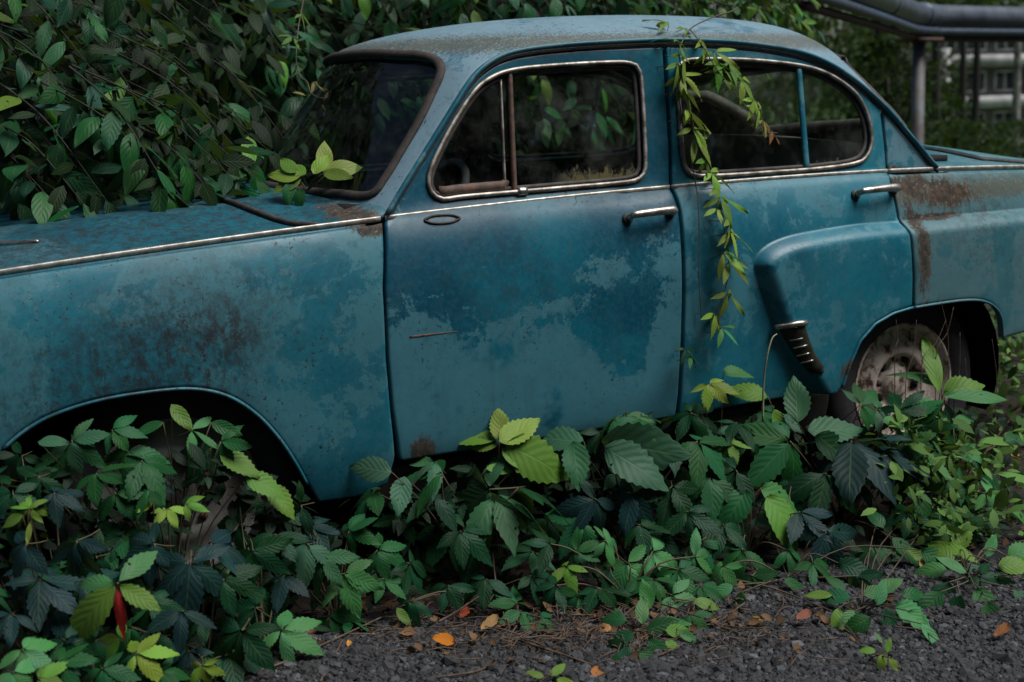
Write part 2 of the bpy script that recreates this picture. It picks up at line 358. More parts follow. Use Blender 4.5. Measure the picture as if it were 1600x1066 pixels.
def panel(name, outer, surf, mat, parent, holes=(), step=.035, bstep=.016, thick=.02, off=0., rings=((0, .0035), (.003, .0008), (.008, 0)), inset=.0, flange=True, extra=()):
    """sheet-metal panel: fills the outline (uv) on the surface surf(u,v)->xyz, rolled edges, returned flange"""
    def offset(Q, d):
        T = np.roll(Q, -1, 0)-np.roll(Q, 1, 0); n = nrm(np.stack([-T[:, 1], T[:, 0]], 1)); return Q+n*d
    def area(Q): x, y = Q.T; return .5*(x*np.roll(y, -1)-np.roll(x, -1)*y).sum()
    loops = []
    for k, L in enumerate([outer]+list(holes)):
        Q = resample(L, bstep); s = 1 if area(Q) > 0 else -1
        if k: s = -s
        loops.append((Q, s))
    pts, dep, edges, bl = [], [], [], []; n0 = 0
    out_poly = None; hole_polys = []
    for k, (Q, s) in enumerate(loops):
        for r, (ins, dp) in enumerate(rings):
            q = offset(Q, s*(ins+inset)); m = len(q); pts.append(q); dep += [dp]*m
            edges += [(n0+i, n0+(i+1) % m) for i in range(m)]
            if r == 0:
                bl.append((n0, m, s))
                if k == 0: out_poly = q
                else: hole_polys.append(q)
            n0 += m
    lo, hi = out_poly.min(0), out_poly.max(0)
    gx, gy = np.meshgrid(np.arange(lo[0], hi[0], step), np.arange(lo[1], hi[1], step)); gp = np.stack([gx.ravel(), gy.ravel()], 1)
    gp = gp + rng.uniform(-.1, .1, gp.shape)*step
    lim = rings[-1][0]+step*.35; ex = []
    for q in extra:
        q = q[poly_sd(q, out_poly) > rings[-1][0]+.002]
        for h in hole_polys: q = q[poly_sd(q, h) < -rings[-1][0]-.002]
        if len(q): ex.append(q)
    ex = np.concatenate(ex) if ex else np.zeros((0, 2))
    gp = gp[poly_sd(gp, out_poly) > lim]
    for h in hole_polys:
        if len(gp): gp = gp[poly_sd(gp, h) < -lim]
    if len(ex) and len(gp): gp = gp[np.sqrt(((gp[:, None]-ex[None])**2).sum(-1)).min(1) > .006]
    gp = np.concatenate([ex, gp]); pts.append(gp); dep += [0]*len(gp); P = np.concatenate(pts); dep = np.array(dep)
    vs, es, fs, ov, oe, of = delaunay_2d_cdt([Vector(p) for p in P], edges, [], 0, 1e-6)
    Q = np.array([(v.x, v.y) for v in vs]); src = np.array([o[0] if o else -1 for o in ov]); dd = np.where(src >= 0, dep[src], 0)
    F = np.array([f[:] for f in fs]); c = Q[F].mean(1); ok = pip(c, out_poly)
    for h in hole_polys: ok &= ~pip(c, h)
    F = F[ok]; e = 1e-3
    A = surf(Q[:, 0], Q[:, 1]); N = nrm(np.cross(surf(Q[:, 0]+e, Q[:, 1])-surf(Q[:, 0]-e, Q[:, 1]), surf(Q[:, 0], Q[:, 1]+e)-surf(Q[:, 0], Q[:, 1]-e)))
    V = A - N*(dd[:, None]+off); F = [tuple(f) for f in F]
    inv = {int(s): i for i, s in enumerate(src) if s >= 0}
    V = list(V); Nn = len(V)
    if flange:
        for (n0, m, s) in bl:
            idx = [inv.get(n0+i) for i in range(m)]; idx = [i for i in idx if i is not None]; m2 = len(idx); st = len(V)
            for i in idx: V.append(V[i]-N[i]*thick)
            for k in range(m2):
                a, b = idx[k], idx[(k+1) % m2]; F.append((b, a, st+k, st+(k+1) % m2) if s > 0 else (a, b, st+(k+1) % m2, st+k))
    return obj(name, V, F, mat, parent)
def side_surf(x, z): return np.stack([x, S(x, z), z], -1)
def side_n(x, z):
    e = 2e-3; return nrm(np.cross(side_surf(x+e, z)-side_surf(x-e, z), side_surf(x, z+e)-side_surf(x, z-e)))
def mirror(o, parent=None):
    c = o.copy(); link(c, parent or o.parent); c.scale = (1, -1, 1); return c
def side_trim(name, pts2, mat, parent, a, b, off=0., closed=False, n=8, step=.02):
    Q = resample(pts2, step, closed); N = side_n(Q[:, 0], Q[:, 1]); P = side_surf(Q[:, 0], Q[:, 1])+N*off
    V, F = tube(P, 1., n, closed, N, a, b); return obj(name, V, F, mat, parent)

car = thing('sedan_car', 'abandoned teal blue vintage sedan with peeling paint, overgrown by creeper', 'car')

# outlines measured on the photograph and laid on the body side
GUT = [(604, 336), (630, 292), (655, 252), (680, 212), (705, 172), (727, 137), (745, 114), (770, 95), (800, 83), (850, 75), (920, 69), (1000, 65), (1040, 64), (1100, 65), (1180, 71), (1250, 84), (1300, 105), (1340, 132), (1375, 163), (1400, 190), (1425, 220), (1445, 244), (1461, 263)]
gut2 = smooth_path(sidepoly(GUT, S0), 160); 
def near_gut(x): return np.interp(x, gut2[:, 0], gut2[:, 1])
fd = sidepoly([(1036, 72), (1041, 150), (1046, 230), (1050, 297), (1060, 325), (1065, 380), (1067, 450), (1064, 560), (1056, 652), (960, 668), (800, 694), (625, 722), (614, 640), (607, 560), (602, 450), (601, 347), (606, 338), (632, 296), (657, 256), (682, 216), (707, 177), (729, 142), (747, 120), (772, 101), (800, 90), (850, 82), (920, 76), (1000, 73)])
rd = sidepoly([(1041, 72), (1046, 150), (1050, 230), (1054, 297), (1064, 325), (1069, 380), (1071, 450), (1068, 560), (1060, 652), (1180, 630), (1292, 612), (1300, 600), (1312, 565), (1328, 528), (1352, 501), (1380, 485), (1410, 476), (1411, 430), (1409, 390), (1404, 345), (1395, 300), (1386, 270), (1383, 230), (1376, 168), (1340, 139), (1300, 112), (1250, 91), (1180, 78), (1100, 72)])
rf = sidepoly([(1388, 271), (1397, 300), (1406, 345), (1411, 390), (1413, 430)]); rf = np.concatenate([rf, smooth_path(sidepoly([(1413, 476), (1450, 470), (1490, 465), (1518, 466), (1537, 475), (1548, 493), (1551, 525)]), 40), sidepoly([(1600, 512)])])
rf = np.concatenate([rf, [[3.28, .56], [3.28, zw(3.28)-.004]], np.stack([np.linspace(3.2, 2.32, 12), zw(np.linspace(3.2, 2.32, 12))-.004], 1)])
ff = sidepoly([(598, 347), (599, 450), (604, 560), (611, 640), (618, 715), (606, 758), (560, 778)])
fa = smooth_path(sidepoly([(497, 787), (480, 755), (462, 722), (435, 682), (400, 645), (355, 617), (300, 606), (230, 611), (150, 625), (80, 648), (35, 674), (5, 700)]), 80)
ff = np.concatenate([ff, fa]); ff = np.concatenate([ff, [[ff[-1, 0]-.03, ff[-1, 1]-.08], [ff[-1, 0]-.05, .34], [-.74, .36], [-.76, .6], [-.76, zw(-.76)-.03], [-.73, zw(-.73)-.004]], np.stack([np.linspace(-.68, .53, 18), zw(np.linspace(-.68, .53, 18))-.004], 1)])
qt = sidepoly([(1380, 173), (1400, 197), (1425, 228), (1457, 263), (1387, 269), (1386, 235)])

PAINT_FF = paint('fender_paint', thr=.47, scale=3.4, speck=.8, deep=(.004, .088, .13), mid=(.010, .125, .17), pale=(.036, .145, .18),
                 smear=[(.02, -.77, .70, .26, 1.3), (-.12, -.77, .68, .22, 1.3), (.13, -.77, .73, .12, 1.6), (-.3, -.77, .62, .3, .8), (.2, -.77, .85, .3, .6)], rust=[(.53, 0, .955, .10, .035)])
PAINT_FD = paint('front_door_paint', flakes=((1.20, .79, .13, .07), (1.40, .80, .10, .13), (1.02, .71, .16, .04)), thr=.58, scale=8, speck=.6, deep=(.001, .052, .088), mid=(.003, .10, .145), pale=(.040, .15, .19), curve=[(.55, .74), (.66, .73), (.75, .66), (.85, .68), (.98, .68), (1.08, .64), (1.16, .58), (1.23, .50), (1.28, .48), (1.33, .60), (1.38, .72), (1.46, .80)],
                 smear=[(.92, -.77, .80, .22, .5), (.75, -.77, .82, .2, .35)], rust=[(.62, 0, .36, .07, .07), (.60, 0, .30, .2, .04)])
PAINT_RD = paint('rear_door_paint', thr=.53, scale=5, speck=.25, deep=(.003, .088, .135), mid=(.007, .13, .18), pale=(.038, .16, .205), rust=[(2.02, 0, .42, .05, .05)])
PAINT_RF = paint('rear_fender_paint', thr=.46, scale=5, speck=.45, moss=(.93, 1.02), deep=(.022, .115, .142), mid=(.036, .138, .162), pale=(.068, .155, .175), streak=.4, streakc=(.05, .042, .022),
                 rust=[(2.36, 0, .97, .14, .07), (2.33, 0, .78, .05, .28), (2.42, 0, .865, .22, .02), (2.5, 0, .93, .22, .08)], smear=[(2.6, -.79, .9, .3, .7)])
PAINT_ROOF_LIT = paint('roof_lit_paint', thr=.40, scale=5, speck=.85, deep=(.06, .15, .21), mid=(.09, .19, .25), pale=(.16, .25, .30), moss=(1.43, 1.49))  # faded blue made paler still, painting in the skylight on the roof
PAINT_HOOD_SHADE = paint('hood_shade_paint', thr=.55, scale=4, speck=.5, deep=(.003, .062, .095), mid=(.006, .095, .135), pale=(.03, .10, .125), smear=[(-.1, -.4, .96, .6, 1.2), (.3, -.35, 1., .4, 1.4), (-.5, -.45, .95, .5, 1.2)], rust=[(.5, 0, .985, .09, .05)])  # grime, plus tones darkened to paint in shade from the leaves above
PAINT_PLAIN = paint('body_paint', thr=.5, scale=5, speck=.4, pale=(.06, .16, .2))

def bulge_lines():
    Q = resample(BULGE, .007); T = np.roll(Q, -1, 0)-np.roll(Q, 1, 0); n = nrm(np.stack([-T[:, 1], T[:, 0]], 1)); s = 1 if poly_sd(Q[50:51]+n[50:51]*.01, BULGE)[0] > 0 else -1
    return [(Q+n*s*d)[abs(poly_sd(Q+n*s*d, BULGE)-d) < .002] for d in (-.006, -.002, .003, .009, .017, .027, .040, .048)]
BL = bulge_lines()
front_fender = panel('front_fender', ff, side_surf, PAINT_FF, car, inset=.0015)
WF = [(669, 288), (673, 262), (700, 206), (735, 150), (760, 126), (800, 110), (880, 102), (960, 98), (985, 100), (998, 110), (1003, 150), (1007, 230), (1007, 266), (997, 280), (970, 286), (880, 294), (800, 301), (720, 308), (692, 312), (676, 304)]
WR = [(1057, 116), (1060, 170), (1064, 235), (1069, 262), (1084, 274), (1120, 275), (1200, 270), (1280, 264), (1338, 255), (1356, 240), (1361, 215), (1355, 182), (1341, 153), (1320, 133), (1290, 115), (1250, 103), (1180, 95), (1120, 93), (1077, 94), (1062, 101)]
wf = smooth_path(sidepoly(WF), 90, True); wr = smooth_path(sidepoly(WR), 90, True)
front_door = panel('front_door', fd, side_surf, PAINT_FD, car, [wf], inset=.0012)
rear_door = panel('rear_door', rd, side_surf, PAINT_RD, car, [wr], inset=.0012, step=.016, extra=BL)
rear_fender = panel('rear_fender', rf, side_surf, PAINT_RF, car, inset=.001, step=.018, extra=BL)
quarter = panel('quarter_panel', qt, side_surf, paint('quarter_paint', thr=.47, scale=5, pale=(.08, .17, .21), rust=[(2.3, 0, 1.02, .1, .02)]), car, inset=.001)
rock = np.array([[.45, .315], [2.02, .335], [2.02, .20], [.45, .20]])
rocker = panel('rocker_panel', rock, lambda x, z: np.stack([x, S0(x, z)+.03, z], -1), plain('rusty_sill', (.03, .02, .015), (.015, .02, .022), .8, 0, 14, .3), car)
def arch_lip(poly, a, b, parent, mt):
    i, j = (int(np.argmin(((poly-sidepoly([q])[0])**2).sum(1))) for q in (a, b)); side_trim('arch_lip', poly[min(i, j):max(i, j)+1]-[0, .003], mt, parent, .0045, .005, .000, step=.012)
arch_lip(ff, (480, 755), (5, 700), front_fender, PAINT_FF); arch_lip(rf, (1413, 476), (1551, 525), rear_fender, PAINT_RF); arch_lip(rd, (1300, 600), (1410, 476), rear_door, PAINT_RD)
# dark inner skins behind the gaps and inside the doors
def arch_pts(cx, r, z0):
    t = np.linspace(math.pi, 0, 16); return [(cx+r*math.cos(a), max(z0, .31+r*math.sin(a))) for a in t]
inn = np.array([(-.62, .28)]+arch_pts(0, .41, .28)+[(.45, .25), (1.95, .25)]+arch_pts(2.37, .39, .28)[:-3]+[(2.76, .56), (3.2, .62)]+[(x, zw(x)-.03) for x in np.linspace(3.2, -.62, 24)])
inner = panel('inner_shell', inn, lambda x, z: np.stack([x, S0(x, z)+.05, z], -1), M['dark'], car, step=.08, bstep=.05, flange=False)

def pane(name, poly, hole_inset, mat, parent, depth=.014):
    Q = resample(poly, .03); V0 = side_surf
    o = panel(name, Q, lambda x, z: np.stack([x, S0(x, z)+depth, z], -1), mat, parent, step=.06, bstep=.03, flange=False, rings=((0, 0),))
    o.data.polygons.foreach_set('use_smooth', [False]*len(o.data.polygons)); return o
GF = glass('front_door_glass', .15, tint=(.72, .80, .74), moss=(1.12, 1.37, 1.02, .10)); GR = glass('rear_door_glass', .13, tint=(.90, .95, .92), moss=(1.95, 2.2, 1.03, .05)); GV = glass('vent_glass', .10, tint=(.35, .38, .42))
def split(poly, x_of_z, side):
    """part of a closed outline on one side of the line x = f(z)"""
    Q = resample(poly, .01); d = (Q[:, 0]-x_of_z(Q[:, 1]))*side; out = []
    for i in range(len(Q)):
        j = (i+1) % len(Q)
        if d[i] >= 0: out.append(Q[i])
        if (d[i] >= 0) != (d[j] >= 0): t = d[i]/(d[i]-d[j]); out.append(Q[i]+(Q[j]-Q[i])*t)
    return np.array(out)
dv = sidepoly([(795, 112), (803, 302)]); xv = lambda z: np.interp(z, dv[::-1, 1], dv[::-1, 0])
dr = sidepoly([(1249, 104), (1262, 266)]); xr = lambda z: np.interp(z, dr[::-1, 1], dr[::-1, 0])
pane('vent_window', split(wf, xv, -1), 0, GV, front_door, .012); pane('window_pane', split(wf, xv, 1), 0, GF, front_door, .018)
pane('window_pane', split(wr, xr, -1), 0, GR, rear_door, .018); pane('window_pane', split(wr, xr, 1), 0, GR, rear_door, .016)
def ring_in(poly, d):
    Q = resample(poly, .012); T = np.roll(Q, -1, 0)-np.roll(Q, 1, 0); n = nrm(np.stack([-T[:, 1], T[:, 0]], 1))
    x, y = Q.T; s = 1 if (x*np.roll(y, -1)-np.roll(x, -1)*y).sum() > 0 else -1; return Q+n*s*d
for dr_, poly in ((front_door, wf), (rear_door, wr)):
    side_trim('window_frame', ring_in(poly, .000), M['alu'], dr_, .0066, .006, .004, True)
    side_trim('window_seal', ring_in(poly, .0125), M['rubber'], dr_, .007, .007, -.012, True)
side_trim('divider_bar', np.array([[xv(z)+.004, z] for z in np.linspace(dv[1, 1]-.008, dv[0, 1]+.006, 20)]), M['brown_bar'], front_door, .008, .009, -.004)
side_trim('glass_channel', np.array([[xv(z)-.022, z] for z in np.linspace(dv[1, 1]-.004, dv[0, 1]-.02, 20)]), M['alu'], front_door, .004, .006, -.010)
side_trim('divider_bar', np.array([[xr(z), z] for z in np.linspace(dr[1, 1]-.004, dr[0, 1]+.004, 20)]), PAINT_RD, rear_door, .0105, .008, -.004)
vb = ring_in(split(wf, xv, -1), .022); vb = vb[(vb[:, 1] < dv[1, 1]+.035)]; vb = vb[np.argsort(vb[:, 0])]
side_trim('vent_sill', vb[vb[:, 0] > vb[:, 0].min()+.01], M['brown_bar'], front_door, .014, .007, -.010)
cj = sidepoly([(808, 300), (822, 299)]); side_trim('frame_joint', cj, M['chrome'], front_door, .012, .010, .005, n=8, step=.008)
# waist strips
M['strip'] = plain('pale_strip', (.56, .54, .49), (.30, .27, .22), .45, .5, 40, .1)
def strip(xa, xb, parent, a=.0040): side_trim('chrome_strip', np.stack([np.linspace(xa, xb, 40), zw(np.linspace(xa, xb, 40))+.001], 1), M['strip'], parent, a, .008, .005, step=.02)
xfd, xb_, xrd = fd[:, 0][abs(fd[:, 1]-zw(fd[:, 0])) < .03].min(), on_side(1050, 297)[0], on_side(1386, 270)[0]
strip(-.74, xfd-.008, front_fender); strip(xfd+.006, xb_-.004, front_door); strip(xb_+.004, xrd-.003, rear_door); strip(xrd+.004, 3.24, rear_fender)
# rain gutter along the door openings
side_trim('rain_gutter', gut2+np.array([0, .001]), PAINT_PLAIN, car, .0075, .012, .006, n=8, step=.02)
g3 = gut2[(gut2[:, 0] > .58)]
side_trim('gutter_shadow_line', ring_in(np.concatenate([g3, [[1.5, .9]]]), .011)[:len(g3)] if False else gut2-np.array([0, .012]), M['rubber'], car, .004, .006, .001, step=.02)  # dark strip laid in for the shadow line under the gutter

def handle(parent, a, b, label=None):
    A, B = on_side(*a), on_side(*b); n = side_n(np.array([A[0]]), np.array([A[2]]))[0]
    P = np.array([A+n*.004, A+n*.03, A+(B-A)*.06+n*.040, A+(B-A)*.5+n*.042, A+(B-A)*.93+n*.036, B+n*.026])
    Q = smooth_path(P, 24); r = np.interp(np.linspace(0, 1, len(Q)), [0, .15, .4, .85, 1], [.010, .009, .0105, .0135, .010])
    h = obj('door_handle', *tube(Q, r, 10, N=np.tile(n, (len(Q), 1)), a=1, b=.75), M['chrome'], parent)
    c = B+n*.028; V, F = tube(np.array([c-np.array([.002, 0, 0])-n*.03, c+n*.004]), .011, 12); obj('lock_button', V, F, M['chrome'], h)
    for q in (A, B): obj('handle_base', *tube(np.array([q, q+n*.008]), .016, 14), M['rubber'], h)
handle(front_door, (980, 342), (1046, 333)); handle(rear_door, (1336, 305), (1394, 298))
# outline left by a removed mirror
mo = np.array([on_side(690+28*math.cos(t)*(1 if math.cos(t) > 0 else .95), 343-1.5*math.cos(t)+6.5*math.sin(t)*(1 if abs(math.cos(t)) < .75 else .8)) for t in np.linspace(0, 2*math.pi, 30, endpoint=False)])
nn_ = side_n(mo[:, 0], mo[:, 2]); obj('mirror_gasket', *tube(mo+nn_*.002, .0035, 6, True, nn_), M['rubber'], front_door)
# rust scratch on the door as a groove of bare metal
sc = np.array([on_side(640+(715-640)*t, 527-9*t) for t in np.linspace(0, 1, 12)]); ns = side_n(sc[:, 0], sc[:, 2])
obj('scratch', *tube(sc+ns*.0003, np.interp(np.linspace(0, 1, 12), [0, .2, 1], [.003, .0035, .0012]), 6, N=ns, a=1, b=.3), M['brown_bar'], front_door)
# gravel guard on the rear wing's leading edge
gp = sidepoly([(1214, 507), (1256, 503), (1262, 525), (1272, 552), (1286, 571), (1286, 583), (1262, 584), (1243, 560), (1228, 534)], S)
guard = panel('gravel_guard', gp, lambda x, z: np.stack([x, S(x, z)-.006, z], -1), M['guard'], rear_door, step=.02, bstep=.008, rings=((0, .003), (.003, 0)), thick=.012)
def bar3(pa, pb, r, b=.5, off=.010, mat='chrome', name='bar', parent=None):
    A = np.array([on_side(pa[0]+(pb[0]-pa[0])*t, pa[1]+(pb[1]-pa[1])*t) for t in np.linspace(0, 1, 8)]); N = side_n(A[:, 0], A[:, 2])
    return obj(name, *tube(A+N*off, r, 8, N=N, b=b), M[mat], parent)
bar3((1211, 510), (1257, 504), .0095, .8, .008, name='chrome_cap', parent=guard)
for a, b in (((1234, 530), (1252, 528)), ((1240, 542), (1258, 539)), ((1245, 554), (1262, 551)), ((1251, 565), (1268, 562))): bar3(a, b, .003, .8, .009, name='louvre', parent=guard)

# ---- roof shell with pillars; s runs from windscreen foot over the roof to the rear window foot, u across
G3 = np.array([[x, S0(x, z), z] for x, z in gut2])
C3 = smooth_path(np.array([(.43, .992), (.53, 1.12), (.64, 1.30), (.725, 1.425), (.80, 1.462), (.95, 1.497), (1.2, 1.526), (1.6, 1.541), (2.0, 1.532), (2.25, 1.500), (2.42, 1.43), (2.55, 1.30), (2.66, 1.17), (2.76, 1.05)]), 200)
def knot(P, xs):
    L = np.concatenate([[0], np.cumsum(np.linalg.norm(np.diff(P, axis=0), axis=1))])
    k = [L[np.argmin(abs(P[:, 0]-x))] for x in xs]; sv = np.interp(L, [0, *k, L[-1]], [0, .3, .70, 1.]); return sv
sG = knot(G3, (on_side(775, 93, S0)[0], on_side(1290, 100, S0)[0])); sC = knot(C3, (.775, 2.38))
def sm(a, k=9):
    b = np.pad(a, ((k, k), (0, 0)), 'edge'); w = np.hanning(2*k+3)[1:-1]; w /= w.sum()
    return np.stack([np.convolve(b[:, i], w, 'valid') for i in range(a.shape[1])], 1)
ss = np.linspace(0, 1, 240)
Gs = sm(np.stack([np.interp(ss, sG, G3[:, i]) for i in range(3)], 1), 4); Cs = sm(np.stack([np.interp(ss, sC, C3[:, i]) for i in range(2)], 1), 6)
LS, LU = 3.0, .62        # metres per unit of s and u, so that the outline is laid out at about true size
def shell(sv, uv):
    s = np.clip(sv/LS, 0, 1); u = np.clip(uv/LU, -1.02, 1.02); au = abs(u)
    Gx = np.interp(s, ss, Gs[:, 0]); Gy = np.interp(s, ss, Gs[:, 1]); Gz = np.interp(s, ss, Gs[:, 2])
    Cx = np.interp(s, ss, Cs[:, 0]); Cz = np.interp(s, ss, Cs[:, 1])
    pz = 3.0; w = 1-au**pz; wx = 1-au**2.2
    return np.stack([Gx+(Cx-Gx)*wx, -Gy*u*(1-.0*w), Gz+(Cz-Gz)*w], -1)
gs_, gu_ = np.meshgrid(np.linspace(0, .42, 260)*LS, np.linspace(-1, 0, 200)*LU, indexing='ij'); gpx = proj(shell(gs_, gu_))
def on_shell(px, py):
    i = np.unravel_index(np.argmin((gpx[..., 0]-px)**2+(gpx[..., 1]-py)**2), gs_.shape); return gs_[i], gu_[i]
wsh = np.array([on_shell(*p) for p in [(578, 306), (602, 280), (628, 238), (655, 190), (676, 146), (688, 118), (688, 103), (678, 93), (655, 87), (620, 85)]])
wsh = np.concatenate([[[wsh[0, 0]-.01, -.30], [wsh[0, 0]-.006, -.42]], wsh, [[wsh[-1, 0]+.002, -.25], [wsh[-1, 0]+.004, -.1]]])
ws_full = smooth_path(np.concatenate([wsh, (wsh*[1, -1])[::-1]]), 120, True)
def rrect(s0, s1, u, rs, ru):
    P = []
    for (cs, cu, a0) in ((s0+rs, -u+ru, 180), (s0+rs, u-ru, 90), (s1-rs, u-ru, 0), (s1-rs, -u+ru, -90)):
        for t in np.linspace(0, -90, 8): a = math.radians(a0+90*(cs == s0+rs and cu < 0)*0+t+0); P.append((cs+rs*math.cos(a)*1, cu+ru*math.sin(a)))
    P = np.array(P); c = P.mean(0); o = np.argsort(np.arctan2((P-c)[:, 1], (P-c)[:, 0])); return P[o]
rw_full = rrect(.745*LS, .955*LS, .90*LU, .13, .10)
ro = np.array([(a*LS, b*LU) for a, b in [(0.0, -.985)]+[(t, -.985) for t in np.linspace(.05, 1, 40)]+[(1, -.5), (1, 0), (1, .5)]+[(t, .985) for t in np.linspace(1, 0, 40)]+[(0, .5), (0, 0), (0, -.5)]])
roof = panel('roof', ro, lambda a, b: shell(a, b), PAINT_ROOF_LIT, car, [ws_full, rw_full], step=.04, bstep=.022, thick=.02)
headliner = panel('headliner', ro*[1, .97], lambda a, b: shell(a, b), plain('dark_headlining', (.035, .033, .03), (.02, .019, .018), .9, 0, 8, .1, .1), car, [ws_full, rw_full], step=.06, bstep=.03, off=.0215, flange=False, rings=((0, 0),))
def shell_n(a, b):
    e = 2e-3; return nrm(np.cross(shell(a+e, b)-shell(a-e, b), shell(a, b+e)-shell(a, b-e)))
def shell_trim(name, poly, mat, parent, a, b, off=0.):
    Q = resample(poly, .02); N = shell_n(Q[:, 0], Q[:, 1]); V, F = tube(shell(Q[:, 0], Q[:, 1])+N*off, 1., 8, True, N, a, b); return obj(name, V, F, mat, parent)
wind = panel('windscreen', ws_full, lambda a, b: shell(a, b), glass('windscreen_glass', .10, spots=.3, tint=(.72, .82, .76)), car, step=.06, bstep=.03, off=.012, flange=False, rings=((0, 0),))
shell_trim('windscreen_gasket', ws_full, plain('brown_gasket', (.038, .028, .022), (.014, .011, .01), .8, 0, 30, .3), wind, .0145, .009, .002)
back = panel('rear_window', rw_full, lambda a, b: shell(a, b), glass('rear_glass', .42, tint=(.88, .95, .88)), car, step=.06, bstep=.03, off=.012, flange=False, rings=((0, 0),))
shell_trim('rear_window_gasket', rw_full, M['rubber'], back, .020, .026, -.012)

# ---- bonnet, cowl, boot lid
def hood_surf(x, y):
    a = abs(np.asarray(y, float)); edge = zw(x)
    c = .022*(1-(a/.70)**2)+.046*sstep(.62-a, 0, .30)*sstep(x, -.85, -.45) - .02*np.maximum(.1-x, 0)*np.maximum(0, 1-a/.4)
    c = np.where(a > .69, np.minimum(c, 0), c)
    return np.stack([x+0*a, np.asarray(y, float)+0*edge, edge+c-.003], -1)
def on_hood(px, py):
    z = .98
    for _ in range(25):
        p = onz(px, py, z); z = float(hood_surf(p[0], p[1])[2])
    return p
seam = [(.40, -.665), (.36, -.60), (.31, -.50), (.26, -.38), (.225, -.2), (.21, 0)]
seam = np.array(seam+[(x, -y) for x, y in seam[-2::-1]]); seam = smooth_path(seam, 60)
hn = -.70
hood_o = np.concatenate([seam-[.004, 0], [[.1, .675], [-.3, .665], [-.62, .64], [hn, .5], [hn-.03, .2], [hn-.035, 0], [hn-.03, -.2], [hn, -.5], [-.62, -.64], [-.3, -.665], [.1, -.675]]])
hood = panel('hood', hood_o, lambda x, y: hood_surf(x, y), PAINT_HOOD_SHADE, car, step=.045)
wsb = shell(np.full(41, 0.0), np.linspace(-.99, .99, 41)*LU)[:, :2]
cowl_o = np.concatenate([seam+[.004, 0], [[.46, .69], [.55, .70]], wsb[::-1]+[.07, 0], [[.55, -.70], [.46, -.69]]])
cowl = panel('cowl_panel', cowl_o, lambda x, y: hood_surf(x, y)+np.stack([0*x, 0*x, .036*sstep(x, .36, .56)*sstep(abs(y), .30, .60)*sstep(.72-abs(y), 0, .05)-.004*sstep(x, .4, .5)*sstep(.6-abs(y), 0, .2)], -1), PAINT_HOOD_SHADE, car, step=.045)
sp = np.stack([hood_surf(seam[:, 0], seam[:, 1])[:, k] for k in range(3)], 1)+[0, 0, .006]
obj('cowl_seal', *tube(sp, .008, 7), M['rubber'], car)
for s_ in (-1, 1):     # fender top strips beside the bonnet
    xs_ = np.linspace(-.68, .52, 40); top = np.concatenate([np.stack([xs_, np.interp(xs_, [-.62, -.3, .1, .4, .52], [.645, .67, .68, .672, .695])], 1), np.stack([xs_[::-1], -S0(xs_[::-1], zw(xs_[::-1])-.004)-.001], 1)])
    panel('fender_top', top*[1, -s_], lambda x, y: np.stack([x, y, zw(x)-.002+.02*np.maximum(0, .70-abs(y))], -1) , PAINT_HOOD_SHADE, front_fender if s_ > 0 else car, step=.06, bstep=.03, rings=((0, .002), (.004, 0)), thick=.01)
hb = np.array([on_hood(-40+100*t, 388-5*t) for t in np.linspace(0, 1, 8)]); obj('hood_trim', *tube(hb+[0, 0, .008], np.interp(np.linspace(0, 1, 8), [0, 1], [.009, .004]), 8), M['chrome'], hood)
def deck_surf(x, y):
    a = abs(np.asarray(y, float)); return np.stack([x+0*a, y+0*x, zw(x)-.004+.075*np.maximum(0, 1-(a/.70)**2.4)*sstep(x, 3.45, 2.7)], -1)
yd = lambda x: -S0(x, zw(x)-.004)-.004
xs_ = np.linspace(2.56, 3.24, 16); foot = shell(np.full(25, LS*.995), np.linspace(.97, -.97, 25)*LU)[:, :2]-[.015, 0]; deck_o = np.concatenate([np.stack([xs_, -yd(xs_)], 1), np.stack([xs_[::-1], yd(xs_[::-1])], 1), foot])
panel('rear_deck', deck_o, deck_surf, PAINT_RF, car, step=.05)
lid_o = smooth_path(np.array([(2.84, -.53), (2.88, -.56), (3.05, -.56), (3.22, -.5), (3.25, -.3), (3.25, .3), (3.22, .5), (3.05, .56), (2.88, .56), (2.84, .53), (2.82, .3), (2.82, 0), (2.82, -.3)]), 90, True)
lid = panel('trunk_lid', lid_o, lambda x, y: deck_surf(x, y)+np.array([0, 0, .016]), PAINT_RF, car, step=.05, thick=.02)
obj('lid_seal', *tube(deck_surf(lid_o[:, 0], lid_o[:, 1])+[0, 0, .003], .008, 6, True), M['rubber'], lid)

